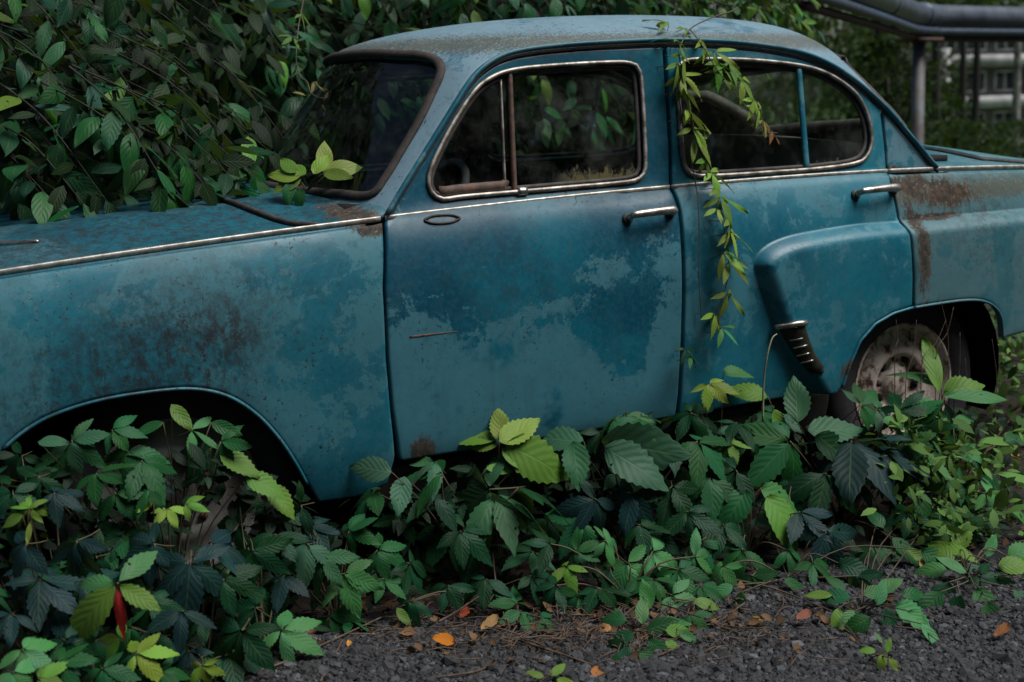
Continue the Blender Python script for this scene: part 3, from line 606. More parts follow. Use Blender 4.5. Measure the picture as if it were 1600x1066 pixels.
# ---- nose and tail closures (beyond the frame)
def cross_panel(name, x, z0, z1, bow, mat):
    ys = np.linspace(-1, 1, 24); zs = np.linspace(z0, z1, 10); V = []
    for z in zs:
        e = -float(S0(x, z)); V += [(x+bow*(1-t*t), e*t, z) for t in ys]
    F = [(i*24+j, i*24+j+1, (i+1)*24+j+1, (i+1)*24+j) for i in range(9) for j in range(23)]; return obj(name, V, F, mat, car)
nose = cross_panel('nose_panel', -.755, .34, float(zw(-.755)), -.06, PAINT_PLAIN); tail = cross_panel('tail_panel', 3.275, .50, float(zw(3.275)), .05, PAINT_RF)
for s_ in (-1, 1):
    h = obj('headlight', *lathe([(.0, -.03), (.05, -.026), (.085, -.012), (.095, 0), (.1, .03)], 28, 'y'), M['rim_pale'], nose); h.rotation_euler = (0, 0, math.radians(-90)); h.location = (-.80, s_*.53, .74)
    o = obj('headlight_ring', *tube(np.array([(-.79, s_*.53+.1*math.cos(t), .74+.1*math.sin(t)) for t in np.linspace(0, 6.283, 28, endpoint=False)]), .012, 8, True, np.tile([1., 0, 0], (28, 1))), M['chrome'], nose)
    obj('tail_light', *lathe([(.0, .03), (.03, .026), (.042, .0), (.045, -.02)], 20, 'y'), plain('red_lens', (.25, .01, .01), None, .3), tail).matrix_local = Matrix.Translation((3.30, s_*.58, .80)) @ Matrix.Rotation(math.radians(-90), 4, 'Z')
for x, z, nm in ((-.90, .47, 'front_bumper'), (3.42, .50, 'rear_bumper')):
    b = np.array([(x+(.14 if x < 0 else -.14)*abs(t)**3, .78*t, z) for t in np.linspace(-1, 1, 24)]); obj(nm, *tube(b, .055, 10, N=np.tile([1., 0, 0], (24, 1)), a=1, b=.4), M['chrome'], car)
    for s_ in (-1, 1): obj('bumper_bracket', *box((x+(.09 if x < 0 else -.09), s_*.4, z), (.16, .04, .05)), M['under'], car)
# ---- underside, wheel houses, cabin
obj('floor_pan', *box((1.2, 0, .27), (3.3, 1.2, .03)), M['under'], car)
for cx_ in (0, 2.37):
    for s_ in (-1, 1):
        t = np.linspace(-.15*math.pi, 1.15*math.pi, 22); R_ = .43; V = []
        for a in t:
            for y in (.70, .42): V.append((cx_+R_*math.cos(a)*1.02, s_*y, .33+R_*math.sin(a)*.86))
        F = [(2*i, 2*i+1, 2*i+3, 2*i+2) for i in range(21)]; V.append((cx_, s_*.42, .33)); F += [(2*i+1, 2*i+3, len(V)-1) for i in range(21)]
        obj('wheel_house', V, F, M['under'], car)
def wheel(cx_, s_, rimm, steer=0., cz=.315):
    w = obj('wheel', *lathe([(.0, -.045), (.035, -.045), (.05, -.035), (.062, -.02), (.062, .06), (0, .06)], 28), rimm, car); w.location = (cx_, s_*(.63 if cx_ == 0 else .675), cz); w.rotation_euler = (0, 0, (math.pi if s_ > 0 else 0)+steer)
    obj('tyre', *lathe([(.198, -.055), (.215, -.070), (.25, -.082), (.285, -.076), (.308, -.055), (.315, -.02), (.315, .02), (.308, .05), (.285, .07), (.25, .075), (.2, .06)], 56), M['tyre'], w)
    obj('rim', *lathe([(.205, -.060), (.208, -.067), (.202, -.070), (.196, -.062), (.188, -.040), (.175, -.028), (.150, -.030), (.128, -.042), (.112, -.050), (.098, -.046), (.088, -.030), (.075, -.022), (.06, -.024), (.055, -.03)], 56), rimm, w)
    for k in range(5):
        a = k*2*math.pi/5+.5; c = np.array([.088*math.cos(a), -.034, .088*math.sin(a)]); obj('lug_nut', *tube(np.array([c, c-[0, .016, 0]]), .011, 6), M['brown_bar'], w)
    for k in range(5):
        a = k*2*math.pi/5+.5+.628; c = np.array([.086*math.cos(a), -.030, .086*math.sin(a)]); obj('vent_hole', *tube(np.array([c, c-[0, .006, 0]]), .015, 12), M['under'], w)
for cx_, s_, mm in ((0, -1, M['rim_pale']), (2.37, -1, M['rim']), (0, 1, M['rim_pale']), (2.37, 1, M['rim'])): wheel(cx_-(.035 if cx_ else 0), s_, mm, steer=math.radians(-6) if cx_ == 0 else 0)
def cushion(name, c, s, mat, tilt=0, r=.06):
    """padded block with rounded edges"""
    n = 7; t = np.linspace(-1, 1, n); V = []; F = []
    def add(ax, sg):
        base = len(V)
        for a in t:
            for b in t:
                p = [0, 0, 0]; p[ax] = sg; p[(ax+1) % 3] = a; p[(ax+2) % 3] = b; p = np.array(p, float); q = np.sign(p)*abs(p)
                d = p*(np.array(s)/2-r); k = p/np.linalg.norm(p)*r*1.1; V.append(d+k)
        for i in range(n-1):
            for j in range(n-1): a0 = base+i*n+j; F.append((a0, a0+n, a0+n+1, a0+1) if sg > 0 else (a0, a0+1, a0+n+1, a0+n))
    for ax in range(3): add(ax, 1); add(ax, -1)
    V = np.array(V); ct, st_ = math.cos(tilt), math.sin(tilt); V = np.stack([V[:, 0]*ct+V[:, 2]*st_, V[:, 1], -V[:, 0]*st_+V[:, 2]*ct], 1)+np.array(c); return obj(name, V, F, mat, car)
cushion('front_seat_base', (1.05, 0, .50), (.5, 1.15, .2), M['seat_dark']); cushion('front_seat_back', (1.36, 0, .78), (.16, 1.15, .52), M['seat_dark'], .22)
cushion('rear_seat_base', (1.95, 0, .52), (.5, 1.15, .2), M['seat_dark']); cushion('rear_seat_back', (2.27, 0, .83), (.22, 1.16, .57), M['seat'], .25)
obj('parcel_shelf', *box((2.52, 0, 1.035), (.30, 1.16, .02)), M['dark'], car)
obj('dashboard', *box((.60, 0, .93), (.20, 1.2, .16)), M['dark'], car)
sw = np.array([(0, .2*math.cos(t), .2*math.sin(t)) for t in np.linspace(0, 6.283, 40, endpoint=False)]); ca, sa = math.cos(.6), math.sin(.6)
sw = np.stack([sw[:, 0]*ca+sw[:, 2]*sa, sw[:, 1], -sw[:, 0]*sa+sw[:, 2]*ca], 1)+[.83, -.33, .93]
st = obj('steering_wheel', *tube(sw, .012, 8, True, np.tile([ca, 0, -sa], (40, 1))), M['seat'], car)
obj('steering_column', *tube(np.array([(.83, -.33, .93), (.5, -.33, .72)]), .02, 8), M['dark'], car)
# the far side repeats the near side
for o in (front_fender, front_door, rear_door, rear_fender, quarter, rocker, inner):
    c = mirror(o, car)
    for ch in list(o.children):
        if ch.name.split('.')[0] in ('fender_top', 'scratch'): continue
        d = ch.copy(); link(d, c)
for o in [o for o in list(car.children) if o.name.startswith(('rain_gutter', 'gutter_shadow_line'))]: mirror(o, car)

# ------------------------------------------------------------------ leaves
def leaf_geo(rows=12, cols=4, Wd=.5, a=.9, b=.8, teeth=.0, fold=.18, droop=.22, quilt=0., wav=0., seed=0):
    """blade of length 1 along +Y, top side +Z, folded along the midrib, drooping towards the tip"""
    r = np.random.default_rng(seed); v = np.linspace(0, 1, rows+1); w = np.maximum(v, 1e-4)**a*np.maximum(1-v, 0)**b; w = w/w.max()*Wd/2; w[0] = max(w[0], .012); w[-1] = .002
    ph = r.uniform(0, 6.28, 4); u = np.linspace(-1, 1, cols+1); V = []; UVs = []
    for i, t in enumerate(v):
        for q in u:
            ww = w[i]
            if teeth and abs(q) == 1 and 0 < i < rows: ww *= 1+teeth*(1 if i % 2 else -1)
            x = q*ww; y = t + (teeth*.12*abs(q)**3*(1 if i % 2 else -.4) if 0 < i < rows else 0) - .05*abs(q)*w[i]
            z = fold*abs(x)*(1-.5*abs(q)) - droop*t*t - .25*droop*(abs(q)**2)*w[i] + quilt*(1 if i % 2 else -1)*(.4+abs(q))*w[i]*(0 < i < rows)
            z += wav*math.sin(t*7+ph[0]+q*2)*.5 + wav*math.sin(t*3+ph[1])*q; x += wav*math.sin(t*4+ph[2])*.6*t
            V.append((x, y, z)); UVs.append((q*.5+.5, t))
    n = cols+1; F = np.array([(i*n+j, i*n+j+1, (i+1)*n+j+1, (i+1)*n+j) for i in range(rows) for j in range(cols)])
    return np.array(V), F, np.array(UVs)
def lm(name, mat, **k): V, F, U = leaf_geo(**k); return mk_mesh(name, V, F, mat, True, U)
CREEP = [lm('creeper_leaflet', M['leaf'], rows=16, cols=4, Wd=.41+.02*(i%4), a=.95, b=1.12, teeth=.08, fold=.30-.05*i, droop=.02+.11*i, quilt=.008, wav=.03, seed=i) for i in range(6)]
OVAL = [lm('oval_leaf', M['leaf_simple'], rows=9, cols=4, Wd=.42+.04*i, a=.75, b=1.0, fold=.28-.04*i, droop=.05+.14*i, wav=.03, seed=20+i) for i in range(4)]
LANCE = [lm('lance_leaf', M['leaf'], rows=9, cols=4, Wd=.27+.04*i, a=.9, b=.9, fold=.35, droop=.1+.3*i, wav=.03, seed=40+i) for i in range(3)]
BROAD = [lm('broad_leaf', M['leaf'], rows=18, cols=4, Wd=.50+.05*i, a=.75, b=1.05, teeth=.07, fold=.24, droop=.10+.16*i, quilt=.01, wav=.035, seed=60+i) for i in range(3)]
DRY = [lm('dry_leaf', M['dry_leaf'], rows=8, cols=4, Wd=.6, a=.7, b=.7, teeth=.06, fold=.5, droop=-.3+.3*i, wav=.07, seed=80+i) for i in range(3)]
MASSG = leaf_geo(rows=5, cols=2, Wd=.44, a=.75, b=1.0, fold=.2, droop=.25)
MASSC = leaf_geo(rows=7, cols=2, Wd=.42, a=.95, b=1.1, fold=.2, droop=.25, teeth=.06)
KIND = {'c': CREEP, 'o': OVAL, 'l': LANCE, 'b': BROAD, 'd': DRY}
def frame(d, n):
    d = nrm(d); n = np.asarray(n, float); n = nrm(n-d*(n@d)); x = np.cross(d, n); return np.stack([x, d, n], 1)
def place(mesh, name, parent, ploc, pos, d, n, size, color, wscale=1.):
    o = bpy.data.objects.new(name, mesh); R_ = frame(d, n)@np.diag([size*wscale, size, size]); p = np.asarray(pos)-np.asarray(ploc)
    o.matrix_local = Matrix([[*R_[0], p[0]], [*R_[1], p[1]], [*R_[2], p[2]], [0, 0, 0, 1]]); o.color = (*color, 1); link(o, parent); return o
def mass(name, geo, pos, d, n, size, mat, parent=None, wscale=None):
    V0, F0, U0 = geo; d = nrm(d); n = n-d*(n*d).sum(-1, keepdims=True); n = nrm(n); x = np.cross(d, n); k = len(V0); N = len(pos)
    sz = np.asarray(size).reshape(N, 1, 1); ws = 1. if wscale is None else np.asarray(wscale).reshape(N, 1, 1)
    V = pos[:, None]+sz*(V0[None, :, 0:1]*ws*x[:, None]+V0[None, :, 1:2]*d[:, None]+V0[None, :, 2:3]*n[:, None])
    F = (F0[None]+(np.arange(N)*k)[:, None, None]).reshape(-1, 4); o = obj(name, V.reshape(-1, 3), F, mat, parent, True, np.tile(U0, (N, 1))); o['kind'] = 'stuff'; return o
CLR = {'B': (.008, .028, .029), 'D': (.006, .036, .015), 'M': (.014, .074, .024), 'L': (.055, .17, .06), 'Y': (.15, .23, .04), 'y': (.085, .17, .03), 'P': (.032, .095, .048), 'R': (.20, .018, .018), 'G': (.17, .16, .06), 'T': (.16, .07, .025)}  # B tones are darkened to paint in shade on low creeper leaves
def jit(c, a=.18): return tuple(np.clip(np.array(CLR[c] if isinstance(c, str) else c)*rng.uniform(1-a, 1+a, 3), 0, 1))

# ------------------------------------------------------------------ plants along the car
PXs = [-200, 0, 300, 500, 700, 900, 1100, 1300, 1450, 1600, 1800]
TOP = [660, 660, 640, 760, 690, 640, 600, 590, 560, 560, 560]; YT = [-.80, -.80, -.80, -.84, -.84, -.85, -.85, -.87, -.88, -.86, -.86]
BOT = [1066, 1066, 1066, 990, 945, 930, 905, 885, 870, 850, 850]; YB = [-1.34, -1.32, -1.26, -1.06, 0, 0, 0, 0, 0, 0, 0]
def fol_y(px, py):
    t0, b0, yt, yb = (float(np.interp(px, PXs, k)) for k in (TOP, BOT, YT, YB))
    yg = onz(px, b0, .04)[1]; yb = min(yb, yg) if px < 700 else yg
    return yt+(yb-yt)*np.clip((py-t0)/(b0-t0), -.15, 1.)
def fol_pt(px, py, back=0.):
    p = ony(px, py, fol_y(px, py)+back)
    if p[2] < .03: p = onz(px, py, .03)
    return p
class Plant:
    def __init__(s, name, label, cat, root, group=None, tie=None):
        s.root = np.array(root, float); s.e = thing(name, label, cat, tuple(s.root), group); s.paths = []; s.nl = 0
    def stem_to(s, c, r=.0022, bow=.05):
        a = s.root; m = (a+c)/2+np.array([rng.uniform(-.03, .03), rng.uniform(-.02, .04), bow]); s.paths.append((smooth_path([a, m, c], 8), r))
    def palm(s, c, R, e1, n0, col, nl=5, kind='c', cols=None, pet=True, ang=None, lens=None, ws=1.):
        c = np.array(c, float); n0 = nrm(n0); e1 = nrm(e1-n0*(e1@n0)); e2 = np.cross(n0, e1)
        A = ang or {5: (0, 50, -50, 108, -108), 4: (20, -35, 80, -95), 3: (0, 62, -62), 6: (0, 45, -45, 90, -90, 150), 2: (25, -35)}[nl]; Ls = lens or (1, .93, .93, .68, .68, .6)
        back = -e1*R*.35-n0*R*.45+np.array([0, .02, -.01]); pt = smooth_path([back, back*.5-n0*R*.05, np.zeros(3)], 5)
        V, F = tube(pt, max(.0011, R*.014), 5); lf = obj('leaf', V, F, M['stem'], s.e); lf.location = tuple(c-s.root)
        for k in range(nl):
            a = math.radians(A[k]+rng.normal(0, 6)); d = e1*math.cos(a)+e2*math.sin(a)-n0*rng.uniform(.0, .28); n = n0+.22*(e1*math.cos(a)+e2*math.sin(a))+rng.normal(0, .13, 3)
            cc = jit((cols[k] if cols else col), .12); ms = KIND[kind]
            place(ms[rng.integers(len(ms))], 'leaflet', lf, c, c+nrm(d)*R*.05, d, n, R*Ls[k]*rng.uniform(.93, 1.05), cc, (.5 if cols and cols[k] == 'R' else ws)*rng.uniform(.85, 1.1))
        s.paths and None; s.nl += 1; return lf
    def one(s, c, R, d, n, col, kind='b', ws=1.): ms = KIND[kind]; s.nl += 1; return place(ms[rng.integers(len(ms))], 'leaf', s.e, s.root, c, d, n, R, jit(col, .1), ws)
    def done(s, mat='stem', name='stem'):
        if s.paths:
            parts = [tube(p-s.root, np.linspace(r, r*.6, len(p)), 5) for p, r in s.paths]; obj(name, *join(parts), M[mat], s.e)
def imgdir(deg): a = math.radians(deg); return RT*math.cos(a)-UP*math.sin(a)
def pxlen(c, R): return R*((np.asarray(c)-CAM)@fw)/FPX*1.08
VIEWN = lambda k=.60, j=.26: nrm(np.array([0, 0, 1.])*(1-k)*1.5-fw*k+RT*.0+rng.normal(0, j, 3))
# key: label ; each leaf (type, px, py, R px, direction in picture (0 right, 90 down), colour, leaflets)
PL = [
 ('creeper_plant', 'dark blue-green creeper clump filling the lower left corner', 'creeper', [
  ('c', 62, 905, 78, 70, 'B', 5), ('c', 40, 850, 62, 120, 'B', 4), ('c', 120, 845, 70, 100, 'B', 5), ('c', 20, 960, 60, 100, 'B', 5), ('c', 100, 1000, 55, 60, 'D', 5), ('c', 130, 905, 62, 60, 'B', 4), ('c', 20, 770, 55, 80, 'D', 5), ('c', 85, 770, 50, 30, 'B', 5)]),
 ('creeper_plant', 'green creeper climbing into the front wheel arch over the hidden wheel', 'creeper', [
  ('c', 112, 688, 58, 40, 'P', 5), ('c', 175, 672, 48, 20, 'M', 4), ('c', 200, 705, 62, 75, 'M', 4), ('c', 222, 720, 66, 65, 'M', 3), ('o', 268, 632, 52, 60, 'y', 1), ('o', 255, 660, 48, 150, 'M', 1), ('o', 330, 660, 50, 25, 'M', 1), ('c', 300, 672, 44, 20, 'L', 3), ('c', 345, 690, 46, 30, 'M', 4), ('c', 150, 740, 56, 50, 'M', 4), ('c', 180, 770, 50, 60, 'M', 3), ('b', 345, 705, 70, 40, 'y', 1), ('b', 385, 745, 66, 20, 'y', 1), ('b', 420, 760, 60, 55, 'y', 1), ('o', 60, 690, 45, 10, 'P', 1), ('c', 60, 745, 55, 110, 'D', 4), ('c', 235, 765, 45, 90, 'M', 3)]),
 ('creeper_plant', 'small yellow-green creeper sprout in front of the front wheel disc', 'creeper', [('c', 262, 795, 36, 80, 'Y', 4), ('c', 240, 785, 28, 190, 'Y', 3), ('c', 290, 788, 30, 20, 'y', 3)]),
 ('creeper_plant', 'big veined light green creeper leaves, one leaflet red', 'creeper', []),
 ('creeper_plant', 'dusky blue creeper with broad drooping leaflets left of centre', 'creeper', [('c', 297, 878, 88, 90, 'B', 5), ('c', 330, 850, 70, 20, 'B', 4), ('c', 240, 850, 66, 150, 'B', 5), ('c', 285, 955, 60, 90, 'B', 3), ('c', 350, 905, 60, 40, 'D', 4), ('o', 292, 882, 24, 80, 'y', 1), ('o', 352, 885, 36, 30, 'y', 1)]),
 ('creeper_plant', 'pale yellow-green creeper shoot at the bottom of the frame', 'creeper', [('c', 212, 1022, 56, -20, 'Y', 5), ('c', 190, 1000, 40, 200, 'y', 3)]),
 ('creeper_plant', 'small yellowish creeper shoot at the gravel edge, lower left', 'creeper', [('c', 317, 1040, 36, 70, 'Y', 5)]),
 ('creeper_plant', 'bright green low creeper in the bottom left corner', 'creeper', [('c', 35, 1015, 55, 30, 'L', 5), ('c', 90, 1035, 52, 0, 'M', 5), ('c', 150, 1000, 58, 150, 'M', 4), ('c', 160, 1045, 55, 60, 'M', 5), ('c', 20, 1050, 50, 60, 'L', 4), ('c', 60, 1060, 45, -30, 'y', 4), ('c', 250, 1050, 50, 60, 'M', 5)]),
 ('creeper_plant', 'bright green five-fingered creeper beside the gravel, dark leaf behind', 'creeper', [('c', 440, 985, 66, 30, 'L', 5), ('c', 378, 985, 78, 100, 'D', 5), ('c', 400, 950, 55, 200, 'D', 3)]),
 ('creeper_plant', 'glossy green creeper star below the front fender tip', 'creeper', [('c', 537, 897, 62, 60, 'L', 5), ('c', 480, 850, 58, 110, 'P', 4), ('c', 505, 870, 55, 70, 'P', 4), ('c', 545, 830, 46, -30, 'M', 5), ('c', 590, 860, 50, 20, 'M', 5), ('c', 640, 880, 52, 60, 'D', 5), ('c', 600, 905, 40, 80, 'M', 4), ('c', 470, 790, 50, 160, 'D', 4), ('c', 430, 835, 55, 90, 'D', 4), ('c', 395, 860, 60, 60, 'D', 4)]),
 ('creeper_plant', 'large ribbed dark green creeper under the front door', 'creeper', [('c', 765, 765, 104, 168, 'P', 5), ('c', 775, 775, 92, 78, 'P', 3), ('c', 810, 762, 80, 35, 'D', 3), ('b', 612, 738, 62, 190, 'P', 1), ('b', 632, 745, 62, 100, 'P', 1), ('c', 690, 740, 66, 200, 'M', 3), ('o', 805, 730, 42, 10, 'M', 1), ('o', 760, 732, 40, -10, 'y', 1), ('c', 720, 830, 60, 60, 'D', 4), ('b', 745, 850, 66, 100, 'D', 1)]),
 ('young_plant', 'young yellow-green rosette leaning against the door bottom', 'young plant', [('b', 775, 690, 92, 218, 'y', 1), ('b', 780, 690, 78, -38, 'Y', 1), ('b', 790, 695, 108, 22, 'y', 1), ('b', 778, 696, 50, 195, 'y', 1), ('b', 782, 690, 60, -90, 'Y', 1), ('o', 785, 700, 40, 70, 'y', 1)]),
 ('creeper_plant', 'broad pale green toothed creeper leaves below the door gap', 'creeper', [('b', 912, 690, 80, 205, 'P', 1), ('b', 895, 690, 72, 85, 'P', 1), ('b', 945, 700, 108, 35, 'P', 1), ('b', 940, 690, 128, 8, 'P', 1), ('c', 997, 652, 56, 90, 'M', 5), ('c', 960, 655, 50, 190, 'M', 4), ('c', 1090, 690, 78, 60, 'M', 5), ('c', 1050, 690, 60, 110, 'D', 3), ('c', 1050, 760, 62, 100, 'D', 5), ('c', 990, 770, 60, 100, 'B', 5), ('c', 930, 780, 62, 120, 'B', 5), ('c', 1075, 800, 60, 80, 'D', 5), ('c', 1000, 820, 54, 60, 'D', 4)]),
 ('creeper_plant', 'bright green creeper shoots sprawling onto the dry twigs', 'creeper', [('c', 945, 845, 42, 0, 'L', 5), ('c', 980, 880, 58, 70, 'L', 5), ('c', 1020, 862, 56, 10, 'L', 5), ('c', 885, 885, 46, 95, 'y', 5), ('c', 900, 862, 40, 0, 'M', 4), ('c', 1060, 890, 50, 60, 'M', 5), ('c', 1085, 870, 44, 0, 'L', 4), ('c', 860, 850, 48, 200, 'D', 4), ('c', 935, 920, 50, 80, 'D', 4), ('c', 905, 930, 44, 100, 'M', 4), ('c', 975, 930, 46, 60, 'M', 5), ('c', 1050, 930, 48, 40, 'L', 4), ('c', 1095, 915, 44, 80, 'M', 4), ('c', 870, 915, 44, 140, 'D', 4), ('c', 1020, 905, 50, 90, 'M', 5), ('c', 1080, 960, 36, 60, 'M', 3), ('o', 1060, 985, 34, 40, 'L', 1), ('o', 1085, 940, 38, 10, 'y', 1)]),
 ('creeper_plant', 'small creeper seedling standing among dry stalks, centre of the litter', 'seedling', [('c', 808, 942, 50, -80, 'M', 4), ('c', 815, 955, 44, 100, 'M', 3), ('c', 845, 965, 34, 30, 'M', 3), ('c', 760, 905, 46, 100, 'D', 4), ('c', 700, 915, 44, 80, 'D', 4), ('c', 830, 900, 44, 60, 'D', 4), ('c', 640, 940, 38, 90, 'D', 4), ('o', 620, 950, 34, 60, 'y', 1)]),
 ('seedling_plant', 'leafy green seedling on brown stalks at the gravel edge', 'seedling', [('o', 1003, 975, 44, -90, 'L', 1), ('o', 1010, 985, 52, -20, 'M', 1), ('o', 990, 990, 44, 160, 'M', 1), ('o', 1012, 1000, 44, 40, 'M', 1), ('o', 985, 1010, 40, 120, 'D', 1), ('o', 1040, 985, 40, 0, 'y', 1), ('o', 965, 1020, 34, 100, 'M', 1), ('b', 1015, 950, 44, -100, 'L', 1), ('b', 1030, 970, 48, 10, 'L', 1), ('b', 1000, 1015, 40, 60, 'M', 1), ('o', 980, 970, 40, 200, 'M', 1), ('o', 1040, 1000, 36, 50, 'y', 1), ('b', 975, 1000, 42, 140, 'D', 1), ('o', 960, 950, 36, 80, 'M', 1)]),
 ('creeper_plant', 'creeper with long pointed light green leaves near the rear sill', 'creeper', [('b', 1200, 775, 92, 78, 'y', 1), ('b', 1190, 762, 80, 25, 'L', 1), ('b', 1165, 765, 70, 120, 'M', 1), ('c', 1150, 735, 60, 150, 'D', 4), ('c', 1110, 745, 60, 100, 'M', 4), ('c', 1130, 820, 56, 100, 'D', 5), ('c', 1090, 850, 50, 60, 'M', 5), ('c', 1160, 860, 50, 110, 'M', 4), ('c', 1230, 860, 46, 60, 'M', 4), ('c', 1290, 830, 66, 80, 'B', 4), ('c', 1250, 800, 60, 70, 'B', 3)]),
 ('creeper_plant', 'large dark creeper with one upright ribbed leaf beside the rear arch', 'creeper', [('b', 1246, 660, 76, -88, 'P', 1), ('b', 1262, 672, 90, -8, 'P', 1), ('b', 1275, 680, 80, 35, 'D', 1), ('c', 1235, 690, 96, 155, 'M', 4), ('c', 1330, 690, 112, 85, 'B', 5), ('c', 1385, 705, 80, 30, 'B', 4), ('c', 1290, 740, 80, 110, 'D', 3), ('b', 1200, 620, 60, 200, 'y', 1), ('b', 1210, 640, 50, 70, 'y', 1), ('c', 1370, 640, 50, 0, 'P', 4), ('o', 1380, 660, 56, -20, 'L', 1), ('c', 1345, 632, 52, -40, 'M', 5), ('c', 1405, 640, 50, -60, 'D', 5), ('b', 1430, 650, 60, -70, 'M', 1), ('c', 1440, 665, 46, 30, 'M', 4), ('b', 1395, 840, 60, 65, 'M', 1), ('o', 1380, 825, 40, -110, 'M', 1), ('o', 1415, 860, 40, 30, 'y', 1)]),
 ('lance_weed', 'light green lance-leaved weed standing before the rear wheel', 'weed', [('l', 1468, 615, 96, -95, 'y', 1), ('l', 1475, 612, 92, -48, 'y', 1), ('l', 1470, 605, 80, -118, 'L', 1), ('b', 1475, 612, 66, -15, 'y', 1), ('l', 1475, 618, 100, 0, 'L', 1), ('l', 1475, 630, 60, 60, 'P', 1), ('l', 1468, 640, 66, 80, 'M', 1), ('l', 1460, 625, 56, 170, 'L', 1), ('l', 1462, 640, 50, 140, 'P', 1)]),
 ('creeper_plant', 'sprawling green creeper tip on open gravel, right of centre', 'creeper', [('o', 1335, 955, 36, 130, 'L', 1), ('b', 1345, 955, 44, 110, 'M', 1), ('b', 1400, 945, 74, 35, 'L', 1), ('o', 1370, 945, 40, -60, 'L', 1), ('b', 1385, 950, 50, 80, 'D', 1), ('o', 1300, 930, 40, 190, 'y', 1), ('o', 1320, 925, 40, -100, 'M', 1), ('o', 1350, 930, 40, -20, 'L', 1), ('b', 1420, 955, 56, 60, 'L', 1), ('b', 1360, 965, 46, 150, 'M', 1), ('o', 1310, 950, 44, 100, 'y', 1), ('b', 1330, 935, 50, 210, 'M', 1), ('o', 1410, 930, 46, -20, 'M', 1), ('b', 1375, 925, 44, -50, 'L', 1), ('o', 1440, 975, 44, 70, 'L', 1)]),
 ('broadleaf_plant', 'green plant with yellow tips on the gravel at the right edge', 'plant', [('b', 1482, 910, 66, 110, 'D', 1), ('b', 1525, 920, 60, 70, 'L', 1), ('o', 1480, 890, 50, 190, 'L', 1), ('o', 1490, 880, 50, -120, 'y', 1), ('l', 1500, 880, 70, 40, 'P', 1), ('l', 1530, 880, 70, -130, 'y', 1), ('b', 1560, 885, 56, 5, 'y', 1), ('b', 1560, 900, 60, 60, 'D', 1), ('o', 1540, 870, 40, -60, 'L', 1), ('o', 1590, 880, 46, 0, 'y', 1), ('b', 1500, 930, 50, 100, 'D', 1), ('o', 1585, 920, 40, 80, 'M', 1), ('b', 1545, 940, 60, 85, 'L', 1), ('b', 1470, 925, 56, 130, 'M', 1), ('b', 1575, 870, 56, -20, 'L', 1), ('o', 1510, 895, 50, -150, 'L', 1), ('b', 1600, 905, 60, 40, 'M', 1), ('c', 1530, 900, 50, 60, 'D', 5), ('b', 1495, 860, 50, -70, 'y', 1)]),
 ('weed_clump', 'mixed green weeds between the rear wheel and the gravel at the right', 'weed', [('c', 1420, 690, 50, 40, 'M', 5), ('c', 1455, 720, 46, 80, 'L', 4), ('b', 1500, 700, 52, 20, 'L', 1), ('l', 1530, 690, 66, -20, 'y', 1), ('l', 1490, 670, 60, -60, 'L', 1), ('c', 1500, 750, 44, 60, 'M', 5), ('b', 1440, 770, 50, 100, 'M', 1), ('c', 1540, 770, 46, 30, 'L', 4), ('l', 1560, 740, 60, 20, 'y', 1), ('o', 1470, 800, 40, 70, 'L', 1), ('c', 1420, 800, 46, 110, 'D', 4), ('l', 1580, 800, 60, 10, 'L', 1), ('c', 1510, 810, 44, 80, 'M', 4), ('l', 1450, 650, 60, 200, 'y', 1), ('b', 1570, 690, 46, -30, 'M', 1), ('l', 1520, 720, 70, 60, 'M', 1)]),
 ('creeper_plant', 'low green creeper runner spilling over the gravel edge, right of centre', 'creeper', [('c', 1130, 885, 44, 90, 'L', 5), ('c', 1175, 900, 40, 60, 'M', 4), ('o', 1225, 905, 44, 30, 'M', 1), ('c', 1270, 880, 42, 80, 'M', 4), ('b', 1310, 880, 52, 20, 'D', 1), ('o', 1160, 925, 40, 100, 'M', 1), ('o', 1145, 915, 36, 150, 'L', 1), ('c', 1340, 900, 40, 60, 'D', 4), ('b', 1440, 860, 48, 40, 'M', 1)]),
 ('sprout', 'tiny yellow-green curled sprout alone on the gravel', 'sprout', [('o', 1385, 1020, 24, -70, 'y', 1), ('o', 1380, 1022, 26, 100, 'Y', 1), ('o', 1368, 1018, 24, 200, 'y', 1), ('o', 1390, 1028, 22, 60, 'Y', 1), ('o', 1378, 1005, 20, -100, 'L', 1)]),
 ('sprout', 'pale sprout at the very bottom edge, centre', 'sprout', [('o', 850, 1058, 28, 200, 'y', 1), ('o', 862, 1056, 30, -60, 'y', 1), ('o', 870, 1062, 30, 20, 'Y', 1)]),
 ('bud_shoot', 'spiky yellow-green bud cluster at the left edge below the arch', 'flower bud', [('l', 45, 795, 28, a, 'y', 1) for a in range(-170, 180, 36)]+[('o', 35, 805, 34, 150, 'y', 1), ('l', 48, 815, 34, 90, 'Y', 1)]),
 ('creeper_plant', 'yellow five-leaf creeper shoot standing by the rear door foot', 'creeper', [('c', 1108, 600, 44, 60, 'Y', 5), ('b', 1130, 580, 46, 5, 'L', 1), ('c', 1140, 690, 34, 70, 'y', 5), ('c', 1150, 660, 50, 100, 'D', 4), ('c', 1080, 645, 50, 140, 'D', 4)]),
]
plants = []
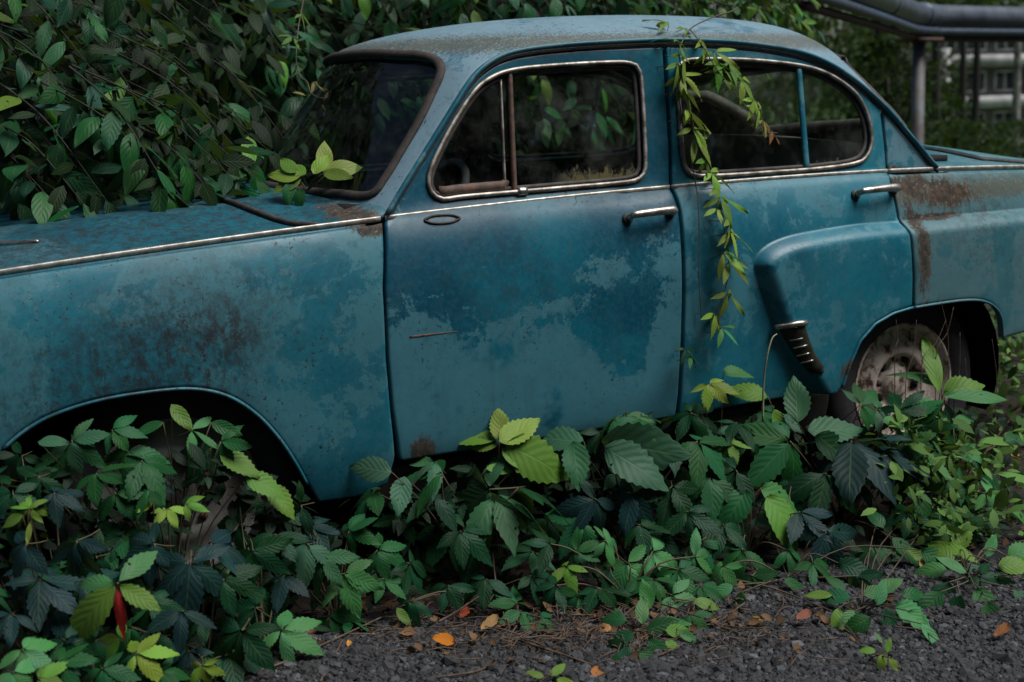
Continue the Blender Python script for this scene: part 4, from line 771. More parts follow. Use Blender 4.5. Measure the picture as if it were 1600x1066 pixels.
for name, label, cat, leaves in PL:
    if 'one leaflet red' in label: pts = [fol_pt(190, 905)]
    else: pts = [fol_pt(l[1], l[2]) for l in leaves]
    c = np.mean(pts, 0); root = np.array([c[0]+.02, min(c[1]+.06, -.80), 0.]); root[2] = float(ground_h(*root[:2]))-.01
    P = Plant(name, label, cat, root, 'creepers growing along the car' if cat == 'creeper' else None)
    if 'one leaflet red' in label:
        c0 = fol_pt(183, 912, -.10); n = VIEWN(.7, .03); P.stem_to(c0)
        P.palm(c0, pxlen(c0, 100), imgdir(112), n, 'y', 5, 'c', cols=['y', 'L', 'R', 'y', 'L'], ang=(-12, 165, 42, 88, -62), lens=(1.05, .85, .72, .72, .7))
        for a, b, Rr, dd, cl in ((205, 980, 60, 180, 'M'), (150, 870, 60, 160, 'D'), (235, 940, 50, 60, 'D')):
            cc = fol_pt(a, b, .05); P.stem_to(cc); P.palm(cc, pxlen(cc, Rr), imgdir(dd), VIEWN(), cl)
    for (ty, px, py, R_, dd, cl, nl) in leaves:
        c = fol_pt(px, py, rng.uniform(-.01, .03)); P.stem_to(c, .003 if ty == 'c' else .0022, .04 if py < 900 or px < 700 else .008)
        if ty == 'c': P.palm(c, pxlen(c, R_), imgdir(dd), VIEWN(.6 if R_ > 50 else .55), cl, nl)
        else:
            n = VIEWN(.58, .2); d = imgdir(dd); d = nrm(d-n*(d@n)*.8); P.one(c, pxlen(c, R_), d, n, cl, ty)
    plants.append((P, c))
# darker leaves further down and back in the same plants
cent = np.array([[proj(p.e.location)[0], proj(np.array(p.e.location)+[0, 0, .15])[1]] for p, _ in plants]); isC = np.array([p.e['category'] == 'creeper' for p, _ in plants])
def fill_ok(px, py):
    b = np.interp(px, PXs, BOT); t = np.interp(px, PXs, TOP)
    return py < b-10 and py > t+5
nf = 0
while nf < 105:
    px, py = rng.uniform(-60, 1480), rng.uniform(640, 1066)
    if not fill_ok(px, py) or (px > 255 and px < 345 and py > 725 and py < 845): continue
    if px > 560 and px < 1000 and py > 900: continue
    back = rng.uniform(.05, .16); c = fol_pt(px, py, back)
    if c[1] > -.82 and not (px < 430 and py > 640): c[1] = -.82
    k = np.argmin((cent[:, 0]-px)**2+(cent[:, 1]-py)**2+np.where(isC, 0, 1e7)); P = plants[k][0]
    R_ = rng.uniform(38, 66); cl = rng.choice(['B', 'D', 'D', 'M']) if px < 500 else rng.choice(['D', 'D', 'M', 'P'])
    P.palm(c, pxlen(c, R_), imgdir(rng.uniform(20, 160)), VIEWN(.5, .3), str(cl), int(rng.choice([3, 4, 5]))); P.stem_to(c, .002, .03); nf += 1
for P, _ in plants: P.done()
# low undergrowth that nobody could count
n = 1500; px = rng.uniform(-150, 1620, n*2); py = rng.uniform(620, 1060, n*2)
ok = np.array([fill_ok(a, b) and not (a > 560 and a < 980 and b > 930) and not (255 < a < 350 and 720 < b < 840) for a, b in zip(px, py)]); px, py = px[ok][:n], py[ok][:n]
pp = np.array([fol_pt(a, b, rng.uniform(.10, .32)) for a, b in zip(px, py)]); pp[:, 1] = np.where((pp[:, 1] > -.80) & (pp[:, 2] > .22), -.80-rng.uniform(0, .05, len(pp)), pp[:, 1]); pp[:, 2] = np.maximum(pp[:, 2]*rng.uniform(.75, 1, len(pp)), .012)
nn = nrm(np.array([0, -.5, .8])+rng.normal(0, .35, (len(pp), 3))); dd = rng.normal(0, 1, (len(pp), 3))*[1, .6, .3]+[0, -.3, -.3]
tag(mass('undergrowth', MASSC, pp, dd, nn, rng.uniform(.035, .075, len(pp)), M['ground_mass_shade']), 'dark small-leaved undergrowth beneath the creepers along the car', kind='stuff')
# bright fine ground cover by the rear wheel
n = 700; px = rng.normal(1465, 85, n*3); py = rng.uniform(640, 850, n*3); lim = 1380+(850-py)*.12
ok = (px > lim-20+rng.normal(0, 25, n*3)) & (px < 1640) & (py > 650+np.maximum(0, px-1480)*.15) & (py < 840-np.maximum(0, 1440-px)*.6); px, py = px[ok][:n], py[ok][:n]
pp = np.array([fol_pt(a, b, rng.uniform(-.06, .16)) for a, b in zip(px, py)]); nn = nrm(np.array([0, -.4, .8])+rng.normal(0, .5, (len(pp), 3))); dd = rng.normal(0, 1, (len(pp), 3))
tag(mass('ground_cover', MASSC, pp, dd, nn, rng.gamma(3, .010, len(pp))+.008, M['cover_mass']), 'bright fine-leaved chickweed carpet in front of the rear wheel', kind='stuff')
n = 1400; xx = rng.uniform(2.55, 4.2, n); yy = rng.uniform(-.9, .6, n); pp = np.stack([xx, yy, rng.uniform(.01, .30, n)*rng.uniform(.3, 1, n)], 1); nn = nrm(np.array([0, -.4, .8])+rng.normal(0, .4, (n, 3)))
tag(mass('weeds', MASSG, pp, rng.normal(0, 1, (n, 3)), nn, rng.uniform(.025, .07, n), M['cover_mass']), 'loose weeds growing under the tail of the car', kind='stuff')

# ------------------------------------------------------------------ vines hanging over the roof edge
def vine(label, path, leaves, rs=.0025, name='creeper_vine', root_i=0, n0=None, cat='vine'):
    P3 = [np.array(p) for p in path]; V_ = Plant(name, label, cat, P3[root_i], None); V_.paths.append((smooth_path(P3, 60), rs))
    for (c, R_, dd, col, nl, *kk) in leaves:
        n = nrm(np.array([.25, -.55, .6])+rng.normal(0, .2, 3)) if n0 is None else n0(); V_.palm(c, R_, imgdir(dd)-np.array([0, 0, .35]), n, col, nl, kk[0] if kk else 'c', ws=.62)
    V_.done(); return V_
def off_side(px, py, o=.05):
    y = float(S0(*[v for v in ony(px, py, -.7)[[0, 2]]]))-o; 
    if py < 62: y = -.585-o+(62-py)*.004
    return ony(px, py, y)
A = [(1152, 12), (1112, 28), (1078, 46), (1062, 78), (1066, 112), (1074, 150), (1082, 190), (1092, 235), (1108, 275), (1122, 310), (1130, 352), (1138, 395), (1136, 440), (1122, 488), (1128, 520)]
lv = [(1045, 36, 30, 190, 'Y', 3), (1070, 44, 24, 60, 'Y', 4), (1058, 62, 26, 100, 'y', 3), (1050, 62, 26, 200, 'P', 2), (1066, 88, 36, 60, 'y', 4), (1058, 100, 40, 55, 'y', 4), (1066, 118, 38, 60, 'y', 4), (1068, 140, 42, 55, 'y', 4), (1072, 172, 42, 50, 'y', 4), (1082, 200, 40, 55, 'y', 4), (1084, 216, 40, 40, 'y', 3), (1102, 250, 34, 60, 'y', 4), (1112, 270, 40, 42, 'Y', 4), (1118, 294, 26, 90, 'y', 3), (1126, 308, 40, 38, 'y', 4), (1120, 326, 26, 110, 'Y', 3), (1138, 345, 38, 48, 'y', 4), (1142, 362, 40, 52, 'y', 4), (1130, 395, 36, 50, 'Y', 3), (1140, 410, 34, 60, 'Y', 3), (1138, 458, 36, 48, 'y', 4), (1116, 490, 34, 62, 'y', 4), (1128, 512, 30, 60, 'L', 3), (1075, 300, 0, 0, 'y', 0)]
def mkl(l):
    out = []
    for a, b, R_, dd, c, nl in l:
        if nl: p = off_side(a, b, .055); out.append((p, pxlen(p, R_*1.16), dd+rng.uniform(-14, 14), 'Y' if c == 'y' and rng.random() < .6 else c, nl))
    return out
vine('yellow-green creeper vine hanging down the door pillar from the roof', [np.array([2.5, 1.0, 1.78]), np.array([2.3, .3, 1.63])]+[off_side(a, b, .05) for a, b in A], mkl(lv))
B_ = [(1078, 46), (1094, 66), (1112, 96), (1136, 130), (1160, 160), (1178, 180), (1194, 205), (1215, 208)]
lvb = [(1096, 62, 34, 30, 'Y', 4), (1116, 80, 38, 45, 'Y', 4), (1122, 98, 38, 50, 'y', 5), (1138, 100, 34, 50, 'y', 4), (1128, 112, 30, 95, 'y', 4), (1158, 124, 34, 70, 'Y', 4), (1178, 156, 32, 60, 'Y', 5), (1186, 172, 32, 70, 'Y', 5), (1192, 188, 26, 80, 'G', 4), (1206, 205, 20, 30, 'T', 3)]
vine('short creeper shoot with lime leaves crossing the rear door window', [off_side(a, b, .07) for a, b in B_], mkl(lvb), .002)
C_ = [(1056, 100), (1062, 160), (1072, 220), (1084, 270), (1091, 320), (1093, 380), (1092, 430), (1096, 498)]
vine('bare brown creeper stem hanging in front of the rear door', [off_side(a, b, .02) for a, b in C_], mkl([(1072, 545, 24, 80, 'D', 4), (1078, 556, 22, 60, 'M', 3)]), .0022)
T_ = [(482, -60, .35), (474, 0, .30), (466, 45, .22), (463, 95, .12), (470, 120, .05), (480, 128, 0), (486, 145, -.05), (500, 153, -.1), (514, 152, -.12), (516, 143, -.14)]
tl = [(470, 22, 26, 20, 'y', 4), (458, 58, 22, 150, 'y', 3), (478, 60, 24, 40, 'M', 4), (466, 100, 20, 60, 'y', 3), (490, 128, 22, 30, 'G', 3), (478, 150, 18, 200, 'G', 2), (512, 150, 12, -60, 'T', 2)]
vine('thin curling yellow tendril dangling in front of the windscreen', [ony(a, b, c) for a, b, c in T_], [(ony(a, b, .1), pxlen(ony(a, b, .1), R_), dd, c, nl) for a, b, R_, dd, c, nl in tl], .0022)
sp0 = ony(480, 298, -.42); sl_ = [(490, 272, 42, -70, 'Y', 1), (505, 268, 52, -85, 'Y', 1), (508, 268, 56, -20, 'Y', 1), (505, 270, 46, 20, 'y', 1), (470, 275, 50, 185, 'Y', 1), (470, 280, 46, 150, 'y', 1), (462, 270, 40, -130, 'y', 1), (478, 272, 46, -140, 'y', 1), (455, 285, 36, 100, 'M', 1), (470, 295, 30, 90, 'M', 1)]
Sg = Plant('leaf_sprig', 'lime-green leaf sprig growing over the cowl at the windscreen foot', 'sprig', sp0)
for (a, b, R_, dd, c, _) in sl_:
    p = ony(a, b, -.44+rng.uniform(-.03, .03)); n = VIEWN(.6, .15); d = imgdir(dd); Sg.stem_to(p, .0018, .01); Sg.one(p, pxlen(p, R_), nrm(d-n*(d@n)*.8), n, c, 'o', 1.15)
Sg.done()

# ------------------------------------------------------------------ shrubs and thicket behind the car
def shrub(name, label, base, specs, leaf_len, keep=230, cat='shrub', mix=('D', 'M', 'M', 'D', 'P'), yel=.06, mat='leaf_mass_shade', step=.05):
    base = np.array(base, float); E_ = thing(name, label, cat, tuple(base), 'shrubs growing behind the car'); L = []; stems = []
    for (a, e, bow) in specs:
        a = np.array(a); e = np.array(e); m = (a+e)/2+np.array([0, 0, bow]); pth = smooth_path([a, m, e], 26); stems.append(tube(pth-base, np.linspace(.0035, .001, len(pth)), 5))
        q = resample(pth, step, False); T = nrm(np.gradient(q, axis=0))
        for i in range(2, len(q)):
            sd_ = nrm(np.cross(T[i], [0, 0, 1.])); side = 1 if i % 2 else -1
            d = T[i]*rng.uniform(.2, .8)+sd_*side*rng.uniform(.5, 1)+np.array([0, 0, -rng.uniform(-.1, .7)])+rng.normal(0, .42, 3)
            nn_ = np.array([.1, -.4, .8])+rng.normal(0, .40, 3); L.append((q[i]+nrm(d)*.015, nrm(d), nrm(nn_), leaf_len*rng.uniform(.55, 1.25)))
        L.append((q[-1], nrm(T[-1]+[0, 0, -.3]), nrm(np.array([0, -.4, .8])), leaf_len))
    pos = np.array([l[0] for l in L]); pr = proj(pos); inf = (pr[:, 0] > -40) & (pr[:, 0] < 1640) & (pr[:, 1] > -40) & (pr[:, 1] < 420)
    sc = np.where(inf, np.array([l[3] for l in L])/pr[:, 2], 0); order = np.argsort(-sc); kk = set(order[:min(keep, inf.sum())].tolist())
    for i in kk:
        p, d, nn_, sz = L[i]; c = jit(str(rng.choice(mix)), .25) if rng.random() > yel else jit('y', .2)
        place((OVAL if rng.random() < .72 else CREEP)[rng.integers(4)], 'leaf', E_, base, p, d, nn_, sz, c, rng.uniform(.75, 1.0))
    rest = [L[i] for i in range(len(L)) if i not in kk]
    if rest: mass('foliage', MASSG, np.array([l[0] for l in rest])-base, np.array([l[1] for l in rest]), np.array([l[2] for l in rest]), np.array([l[3] for l in rest]), M[mat], E_)
    obj('branches', *join(stems), M['bark'], E_)
def hz(p, lo):   # keep twigs above the bonnet
    p = np.array(p)
    if abs(p[1]) < .72 and p[0] < .6: p[2] = max(p[2], float(hood_surf(p[0], p[1])[2])+lo)
    return p
sA = []
for _ in range(84):
    px, py = rng.uniform(-40, 430), rng.uniform(20, 310); lim = 330-.06*px
    y = rng.uniform(.05, 1.1) if px < 400 else rng.uniform(.85, 1.4); py = min(py, lim-10)
    e = ony(px, py, y); s0 = ony(px-rng.uniform(120, 280), py-rng.uniform(60, 240), y+rng.uniform(.2, .6)); sA.append((s0, hz(e, .02), rng.uniform(.0, .12)))
for px, py, y in ((335, 285, -.15), (300, 262, -.1), (248, 300, -.2), (275, 255, 0), (390, 255, -.1), (420, 235, .1), (215, 225, 0), (195, 305, -.05), (30, 318, .0), (80, 312, -.15), (130, 318, -.2), (20, 280, .1), (120, 295, 0), (60, 300, -.1), (165, 312, -.2), (290, 318, -.3), (370, 285, -.25), (400, 280, -.2), (355, 270, -.1), (320, 275, -.2), (350, 215, .2), (450, 225, .3), (240, 185, .1), (130, 175, .0), (440, 180, .5), (310, 125, .3), (390, 200, .25), (160, 130, .1), (265, 300, -.3), (330, 300, -.3), (60, 120, .1), (95, 240, .05)):
    e = hz(ony(px, py, y), .015); sA.append((ony(px-rng.uniform(150, 260), py-rng.uniform(110, 200), y+.35), e, .05))
shrub('leafy_shrub', 'dark green shrub whose drooping sprays lie over the bonnet', (-.2, 1.5, 0), sA, .112, 298, step=.042)
sB = []
for _ in range(70):
    px, py = rng.uniform(380, 760), rng.uniform(-60, 240); y = rng.uniform(.95, 1.7); e = ony(px, py, y); sB.append((ony(px-rng.uniform(40, 220), py-rng.uniform(60, 200), y+.4), e, .05))
shrub('leafy_shrub', 'dense shrub behind the windscreen and the front of the roof', (1.3, 1.7, 0), sB, .112, 285, step=.05)
sC = []
for _ in range(80):
    px, py = rng.uniform(720, 1040), rng.uniform(-60, 240); y = rng.uniform(.95, 1.8); e = ony(px, py, y); sC.append((ony(px+rng.uniform(-200, 60), py-rng.uniform(60, 160), y+.4), e, .05))
shrub('leafy_shrub', 'dense shrub seen through the front door window and above the roof', (2.2, 1.8, 0), sC, .112, 285, step=.05, yel=.10, mix=('M', 'M', 'P', 'D'))
sD = []
for _ in range(46):
    px = rng.uniform(1040, 1300); py = rng.uniform(-70, 48-.0*px) if rng.random() < .75 else rng.uniform(40, 120); y = rng.uniform(.95, 1.6); px = min(px, 1270+py*.3); e = ony(px, py, y); sD.append((ony(px-rng.uniform(60, 220), py-rng.uniform(20, 120), y+.3), e, .05))
shrub('leafy_shrub', 'shrub with yellow-green tips ending above the rear of the roof', (3.1, 1.6, 0), sD, .085, 240, yel=.42, mix=('M', 'L', 'P', 'y'))
n = 15000; xx = rng.uniform(-6, 4.7, n); yy = rng.uniform(3.6, 5, n); nn = nrm(np.array([0, -.4, .8])+rng.normal(0, .35, (n, 3)))
tag(mass('back_thicket', MASSG, np.stack([xx, yy, rng.uniform(0, 4.6, n)], 1), rng.normal(0, 1, (n, 3))+[0, -.4, -.8], nn, rng.uniform(.2, .36, n), M['leaf_mass_shade']), 'second, taller wall of dark leaves behind the shrubs', kind='stuff')
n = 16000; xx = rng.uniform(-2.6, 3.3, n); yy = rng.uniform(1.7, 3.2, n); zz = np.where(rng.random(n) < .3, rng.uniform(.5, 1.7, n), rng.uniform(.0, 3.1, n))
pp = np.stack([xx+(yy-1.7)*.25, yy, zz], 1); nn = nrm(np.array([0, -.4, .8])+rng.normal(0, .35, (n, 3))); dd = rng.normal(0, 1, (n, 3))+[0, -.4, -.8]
tag(mass('thicket', MASSG, pp, dd, nn, rng.uniform(.07, .13, n), M['leaf_mass_shade']), 'dark thicket of leaves closing the view behind the car', kind='stuff')
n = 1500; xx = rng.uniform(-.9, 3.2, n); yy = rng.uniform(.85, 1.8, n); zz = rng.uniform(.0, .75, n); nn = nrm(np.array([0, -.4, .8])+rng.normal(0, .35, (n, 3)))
m_ = 1800; pq = np.stack([rng.uniform(1.9, 3.1, m_), rng.uniform(2.0, 3.3, m_), rng.uniform(.75, 1.5, m_)], 1); tag(mass('thicket', MASSG, pq, rng.normal(0, 1, (m_, 3))+[0, 0, -.6], nrm(np.array([0, -.4, .8])+rng.normal(0, .35, (m_, 3))), rng.uniform(.08, .15, m_), M['leaf_mass_shade']), 'denser patch of the dark thicket level with the car windows', kind='stuff')
tag(mass('hedge_bottom', MASSG, np.stack([xx, yy, zz], 1), rng.normal(0, 1, (n, 3)), nn, rng.uniform(.06, .1, n), M['leaf_mass_shade']), 'low leaf growth along the far side of the car', kind='stuff')

# ------------------------------------------------------------------ behind, to the right: pipeline, trees, building
pipe = thing('pipeline', 'elevated grey heating pipe with a bend, carried on a steel post', 'pipeline', (7.9, 5, 0))
off = np.array([7.9, 5, 0])
def pp_(px, py, y): return ony(px, py, y)-off
pathp = [np.array([4.2, 2.05, 1.93]), np.array([6.2, 3.65, 1.90]), np.array([7.45, 4.65, 1.875]), np.array([7.75, 4.87, 1.87]), np.array([8.1, 5.02, 1.865]), np.array([8.6, 5.1, 1.86]), np.array([14, 5.8, 1.85]), np.array([22, 6.8, 1.83])]
q = smooth_path(pathp, 70)-off
g_pipe = plain('painted_pipe', (.08, .10, .125), (.035, .045, .055), .4, .2, 5, .1); g_rust = plain('rusty_steel', (.08, .04, .03), (.04, .022, .02), .8, 0, 9, .2); g_blue = plain('blue_grey_pipe', (.04, .07, .11), (.03, .04, .06), .5, .1, 9, .1)
obj('main_pipe', *tube(q+[0, 0, .015], .105, 18), g_pipe, pipe); obj('small_pipe', *tube(q+[0, -.05, -.125], .035, 10), g_blue, pipe); obj('support_beam', *tube(q+[0, .02, -.185], .03, 4), g_rust, pipe)
for k in (12, 34, 46, 56): 
    d = nrm(q[k+1]-q[k]); obj('pipe_joint', *tube(np.array([q[k], q[k]+d*.05])+[0, 0, .015], .113, 18), g_pipe, pipe)
for (x, y) in ((7.9, 4.98), (15.5, 6.0)): obj('post', *tube(np.array([(x, y, -1.2), (x, y, 1.66)])-off, .058, 14), plain('blue_grey_post', (.10, .13, .15), (.07, .05, .04), .6, .1, 4, .2), pipe); obj('post_bracket', *box(np.array([x, y, 1.66])-off, (.3, .3, .03)), g_rust, pipe)
# building far behind
bl = thing('apartment_block', 'pale apartment block with white balcony bands far behind trees', 'building', (0, 0, 0))
def fpx(px, py, y=62.): return ony(px, py, y)
x0, x1 = fpx(1470, 100)[0], fpx(1470, 100)[0]+26; yb = 62.; zt, zb = fpx(1530, 82)[2], fpx(1530, 108)[2]; hS = fpx(1530, 95)[2]-fpx(1530, 160)[2]
bl.location = (x0, yb, zb-hS*1.5); o0 = np.array(bl.location); wht = plain('white_render', (.50, .50, .49), (.30, .30, .30), .8, 0, .6, .1); gry = plain('grey_render', (.14, .13, .12), (.10, .09, .085), .85, 0, .7, .1); win = plain('window_glass_dark', (.03, .04, .045), (.02, .03, .035), .15, 0, 1, 0); wfm = plain('white_window_frame', (.65, .65, .63), None, .6, 0, 1, 0)
obj('wall', *box(np.array([x0+13, yb+4, (zt+zb-2*hS-1.2)/2])-o0, (26, 6, zt-zb+2*hS+1.2+4)), gry, bl)
for fl in range(-1, 3):
    z = (zt+zb)/2-hS*fl; obj('balcony_band', *box(np.array([x0+13, yb+.4, z])-o0, (26, 1.2, (zt-zb)*.72)), wht, bl)
    for k in range(9):
        wx = x0+1.3+k*2.9; zc = z-hS*.5; f = obj('window_frame', *join([box(np.array([wx+a, yb+.94, zc])-o0, (.12, .1, 1.35)) for a in (-.95, 0, .95)]+[box(np.array([wx, yb+.93, zc+b])-o0, (2.0, .09, .12)) for b in (-.68, .68)]), wfm, bl)
        obj('pane', *box(np.array([wx, yb+.97, zc])-o0, (1.8, .05, 1.3)), win, f)
for k in range(4): obj('pier', *box(np.array([x0+.4+k*8.4, yb+.2, zb-hS])-o0, (.35, 1.0, 3*hS)), wht, bl)
tag(obj('path', *box((fpx(1550, 214, 30)[0], 30, float(ground_h(fpx(1550, 214, 30)[0], 30))+.06), (7, 1.6, .12), .05), plain('pale_path', (.3, .3, .29), None, .9, 0, 2, .1)), 'pale concrete path on the grass far right', kind='structure')
def tree(label, x, y, h, r, bark, crown_z, crown_r, nl, lean=.0, leaf=.22, crown_off=(0, 0), cat='tree'):
    z = float(ground_h(x, y)); T = thing('tree', label, cat, (x, y, z), 'trees beyond the car'); pth = smooth_path([(0, 0, -.2), (lean*.3, 0, h*.35), (lean, .1, h*.7), (lean*1.3, 0, h)], 12)
    parts = [tube(pth, np.linspace(r, r*.35, len(pth)), 9)]
    for k in range(7):
        a = rng.uniform(0, 6.28); i = rng.integers(5, len(pth)-1); p = pth[i]; e = p+np.array([math.cos(a), math.sin(a), .5])*rng.uniform(.6, 1.4)*crown_r*.6; parts.append(tube(smooth_path([p, (p+e)/2+[0, 0, .1], e], 5), np.linspace(r*.3, r*.08, 5) if False else r*.18, 5))
    obj('trunk', *join(parts), bark, T)
    cl = rng.normal(0, 1, (26, 3)); cl = nrm(cl)*rng.uniform(.3, 1, (26, 1))*[crown_r, crown_r, crown_r*.9]+[lean+crown_off[0], crown_off[1], crown_z]
    p = cl[rng.integers(0, 26, nl)]+rng.normal(0, crown_r*.2, (nl, 3)); nn_ = nrm(np.array([0, -.3, .9])+rng.normal(0, .5, (nl, 3)))
    mass('crown', MASSG, p, rng.normal(0, 1, (nl, 3))+[0, 0, -.6], nn_, rng.uniform(.6, 1.3, nl)*leaf, M['far_mass'], T)
def at(px, y, py=150): return float(ony(px, py, y)[0])
tree('slim dark tree in front of the pale building, left of a pair', at(1504, 26), 26, 9, .13, M['bark'], 7., 2.0, 900)
tree('slim dark tree in front of the pale building, right of a pair', at(1524, 24), 24, 9, .13, M['bark'], 7.2, 2.0, 900, .1)
tree('pale-barked birch trunk at the right edge before the building', at(1588, 22), 22, 9, .13, M['birch'], 7., 2.0, 900)
tree('brown trunk left of the steel post, with bushy crown', at(1372, 12), 12, 7, .09, M['bark'], 4.6, 1.7, 1500, leaf=.16)
tree('dark trunk just left of the steel post, nearer the car', at(1398, 10), 10, 7, .11, M['bark'], 4.8, 1.8, 1500, leaf=.15)
tree('dark trunk between the steel post and the building', at(1462, 18), 18, 8, .12, M['bark'], 6, 2., 1300, leaf=.18)
tree('spreading tree whose low crown hides the left end of the building', at(1405, 34), 34, 9, .16, M['bark'], 3.6, 2.4, 1800, leaf=.3)
def bush(label, x, y, w, h, nl, leaf, mat='far_mass'):
    z = float(ground_h(x, y)); B = thing('bush', label, 'bush', (x, y, z), 'bushes beyond the car'); th = rng.uniform(0, 6.28, nl); r_ = np.sqrt(rng.uniform(0, 1, nl)); hh = rng.uniform(0, 1, nl)
    lump = 1+.25*np.sin(th*3+w)*np.cos(hh*5); p = np.stack([np.cos(th)*r_*w*lump*np.sqrt(1-hh*.8), np.sin(th)*r_*w*.7*lump*np.sqrt(1-hh*.8), hh*h*lump], 1); nn_ = nrm(np.array([0, -.3, .8])+rng.normal(0, .45, (nl, 3)))
    mass('foliage', MASSG, p, rng.normal(0, 1, (nl, 3)), nn_, rng.uniform(.6, 1.3, nl)*leaf, M[mat], B)
    obj('stems', *join([tube(smooth_path([(0, 0, 0), (.3*w*math.cos(a), .3*w*math.sin(a), h*.4), (.5*w*math.cos(a), .5*w*math.sin(a), h*.7)], 5), .02, 5) for a in (0, 1.3, 2.6, 4, 5.2)]), M['bark'], B)
bush('round green bush right of the steel post', at(1462, 20), 20, 1.1, 1.6, 1500, .16); bush('green bush behind the boot of the car', at(1490, 12, 220), 12, 1.3, .75, 1300, .10)
bush('tall bush left of the steel post behind the rear roof', at(1385, 9), 9, .9, 1.9, 1500, .12); bush('dark bush below the building, middle distance', at(1540, 32), 32, 2.2, 1.6, 1300, .2)
bush('light green bush at the right edge near the grass', at(1600, 14, 230), 14, 1.6, .7, 1300, .1); bush('low bush at the foot of the steel post', at(1425, 11, 220), 11, .8, 1.0, 900, .1)
bush('wide bush at the left foot of the pale building', at(1420, 40), 40, 4, 4.5, 1500, .35); bush('bush at the right foot of the pale building', at(1640, 45), 45, 3.5, 1.8, 1000, .3)
n = 9000; xx = rng.uniform(-30, 150, n); yy = rng.uniform(68, 95, n); zz = rng.uniform(-4, 22, n); nn = nrm(np.array([0, -.3, .8])+rng.normal(0, .5, (n, 3)))
tag(mass('far_woods', MASSG, np.stack([xx, yy, zz], 1), rng.normal(0, 1, (n, 3))+[0, 0, -.5], nn, rng.uniform(.9, 1.8, n), M['far_mass']), 'far dark woods closing the view behind the building', kind='stuff')
n = 15000; yy = rng.uniform(8, 60, n); zz = rng.uniform(2.2, 9, n); pxr = rng.uniform(1060, 1700, n); zz = np.array([ony(a, b, y)[2] for a, b, y in zip(pxr, np.where(pxr < 1335, rng.uniform(-150, 230, n), rng.uniform(-150, 66, n)), yy)]); xx = np.array([ony(a, 60, y)[0] for a, y in zip(pxr, yy)]); zz += .2; nn = nrm(np.array([0, -.3, .8])+rng.normal(0, .5, (n, 3)))
tag(mass('tree_canopy', MASSG, np.stack([xx, yy, zz], 1), rng.normal(0, 1, (n, 3))+[0, 0, -.5], nn, rng.uniform(.2, .4, n)*(yy/30)**.6, M['far_mass']), 'hanging canopy of the trees between the car and the building', kind='stuff')
# the wood on the photographer's side, which the glass and the paint reflect
n = 24000; xx = rng.uniform(-18, 20, n); yy = -rng.uniform(8.5, 14, n); zz = rng.uniform(0, 9.5, n); nn = nrm(np.array([0, .3, .8])+rng.normal(0, .5, (n, 3)))
tag(mass('roadside_woods', MASSG, np.stack([xx, yy, zz], 1), rng.normal(0, 1, (n, 3))+[0, 0, -.5], nn, rng.uniform(.35, .7, n), M['far_mass']), 'dark woods across the lane, mirrored in the car windows', kind='stuff')

# ------------------------------------------------------------------ gravel and litter
n = 260; px = np.concatenate([rng.normal(900, 230, 180), rng.uniform(1400, 1640, 80)]); py = np.concatenate([rng.normal(965, 30, 180), rng.uniform(690, 860, 80)]); pp = np.array([onz(a, b, .012) for a, b in zip(px, py)]); nn = nrm(np.array([0, -.3, .9])+rng.normal(0, .3, (n, 3)))
M['litter_mass'] = leafmat('litter_leaf_mass', True, ((.03, .018, .012), (.13, .075, .04)), rough=.7, sheen=.2, transl=.05)
tag(mass('leaf_litter', leaf_geo(rows=4, cols=2, Wd=.6, a=.7, b=.7, fold=.5, droop=-.3, wav=.06), pp, rng.normal(0, 1, (n, 3))*[1, 1, .2], nn, rng.uniform(.012, .035, n), M['litter_mass']), 'small brown leaf scraps on the soil between plants and gravel', kind='stuff')
ico_v = nrm(np.array([(-1, 1.618, 0), (1, 1.618, 0), (-1, -1.618, 0), (1, -1.618, 0), (0, -1, 1.618), (0, 1, 1.618), (0, -1, -1.618), (0, 1, -1.618), (1.618, 0, -1), (1.618, 0, 1), (-1.618, 0, -1), (-1.618, 0, 1)]))
ico_f = np.array([(0, 11, 5), (0, 5, 1), (0, 1, 7), (0, 7, 10), (0, 10, 11), (1, 5, 9), (5, 11, 4), (11, 10, 2), (10, 7, 6), (7, 1, 8), (3, 9, 4), (3, 4, 2), (3, 2, 6), (3, 6, 8), (3, 8, 9), (4, 9, 5), (2, 4, 11), (6, 2, 10), (8, 6, 7), (9, 8, 1)])
def stones(name, P, R_, mat, parent=None):
    N = len(P); sc = rng.uniform(.6, 1.25, (N, 1, 3))*[1, 1, .7]; V = ico_v[None]*(1+rng.normal(0, .16, (N, 12, 1)))*sc; a = rng.uniform(0, 6.28, N); ca, sa = np.cos(a)[:, None], np.sin(a)[:, None]
    V = np.stack([V[..., 0]*ca-V[..., 1]*sa, V[..., 0]*sa+V[..., 1]*ca, V[..., 2]], -1)*R_[:, None, None]+P[:, None]; F = (ico_f[None]+(np.arange(N)*12)[:, None, None]).reshape(-1, 3); return obj(name, V.reshape(-1, 3), F, mat, parent, False)
g = G('gravel_stone'); r = g.n('NewGeometry').outputs['Random Per Island']; cr = g.n('ValToRGB', _0=r); e = cr.color_ramp.elements; e[0].color = (.009, .009, .010, 1); e[1].color = (.09, .096, .108, 1); e[1].position = 1
for p_, c_ in ((.4, (.005, .0055, .0065)), (.75, (.014, .015, .018)), (.93, (.038, .041, .046))): x = e.new(p_); x.color = (*c_, 1)
g.p(Base__Color=g.mix(g.math('MULTIPLY', g.noise(200, 4), .4), cr.outputs[0], (.03, .03, .032)), Roughness=.75); M['gravel'] = g.m
n = 26000; px = rng.uniform(330, 1660, n*2); py = rng.uniform(880, 1110, n*2)**1.0; edge = np.interp(px, [330, 480, 700, 900, 1100, 1300, 1450, 1600], [1040, 985, 950, 960, 920, 880, 865, 860])
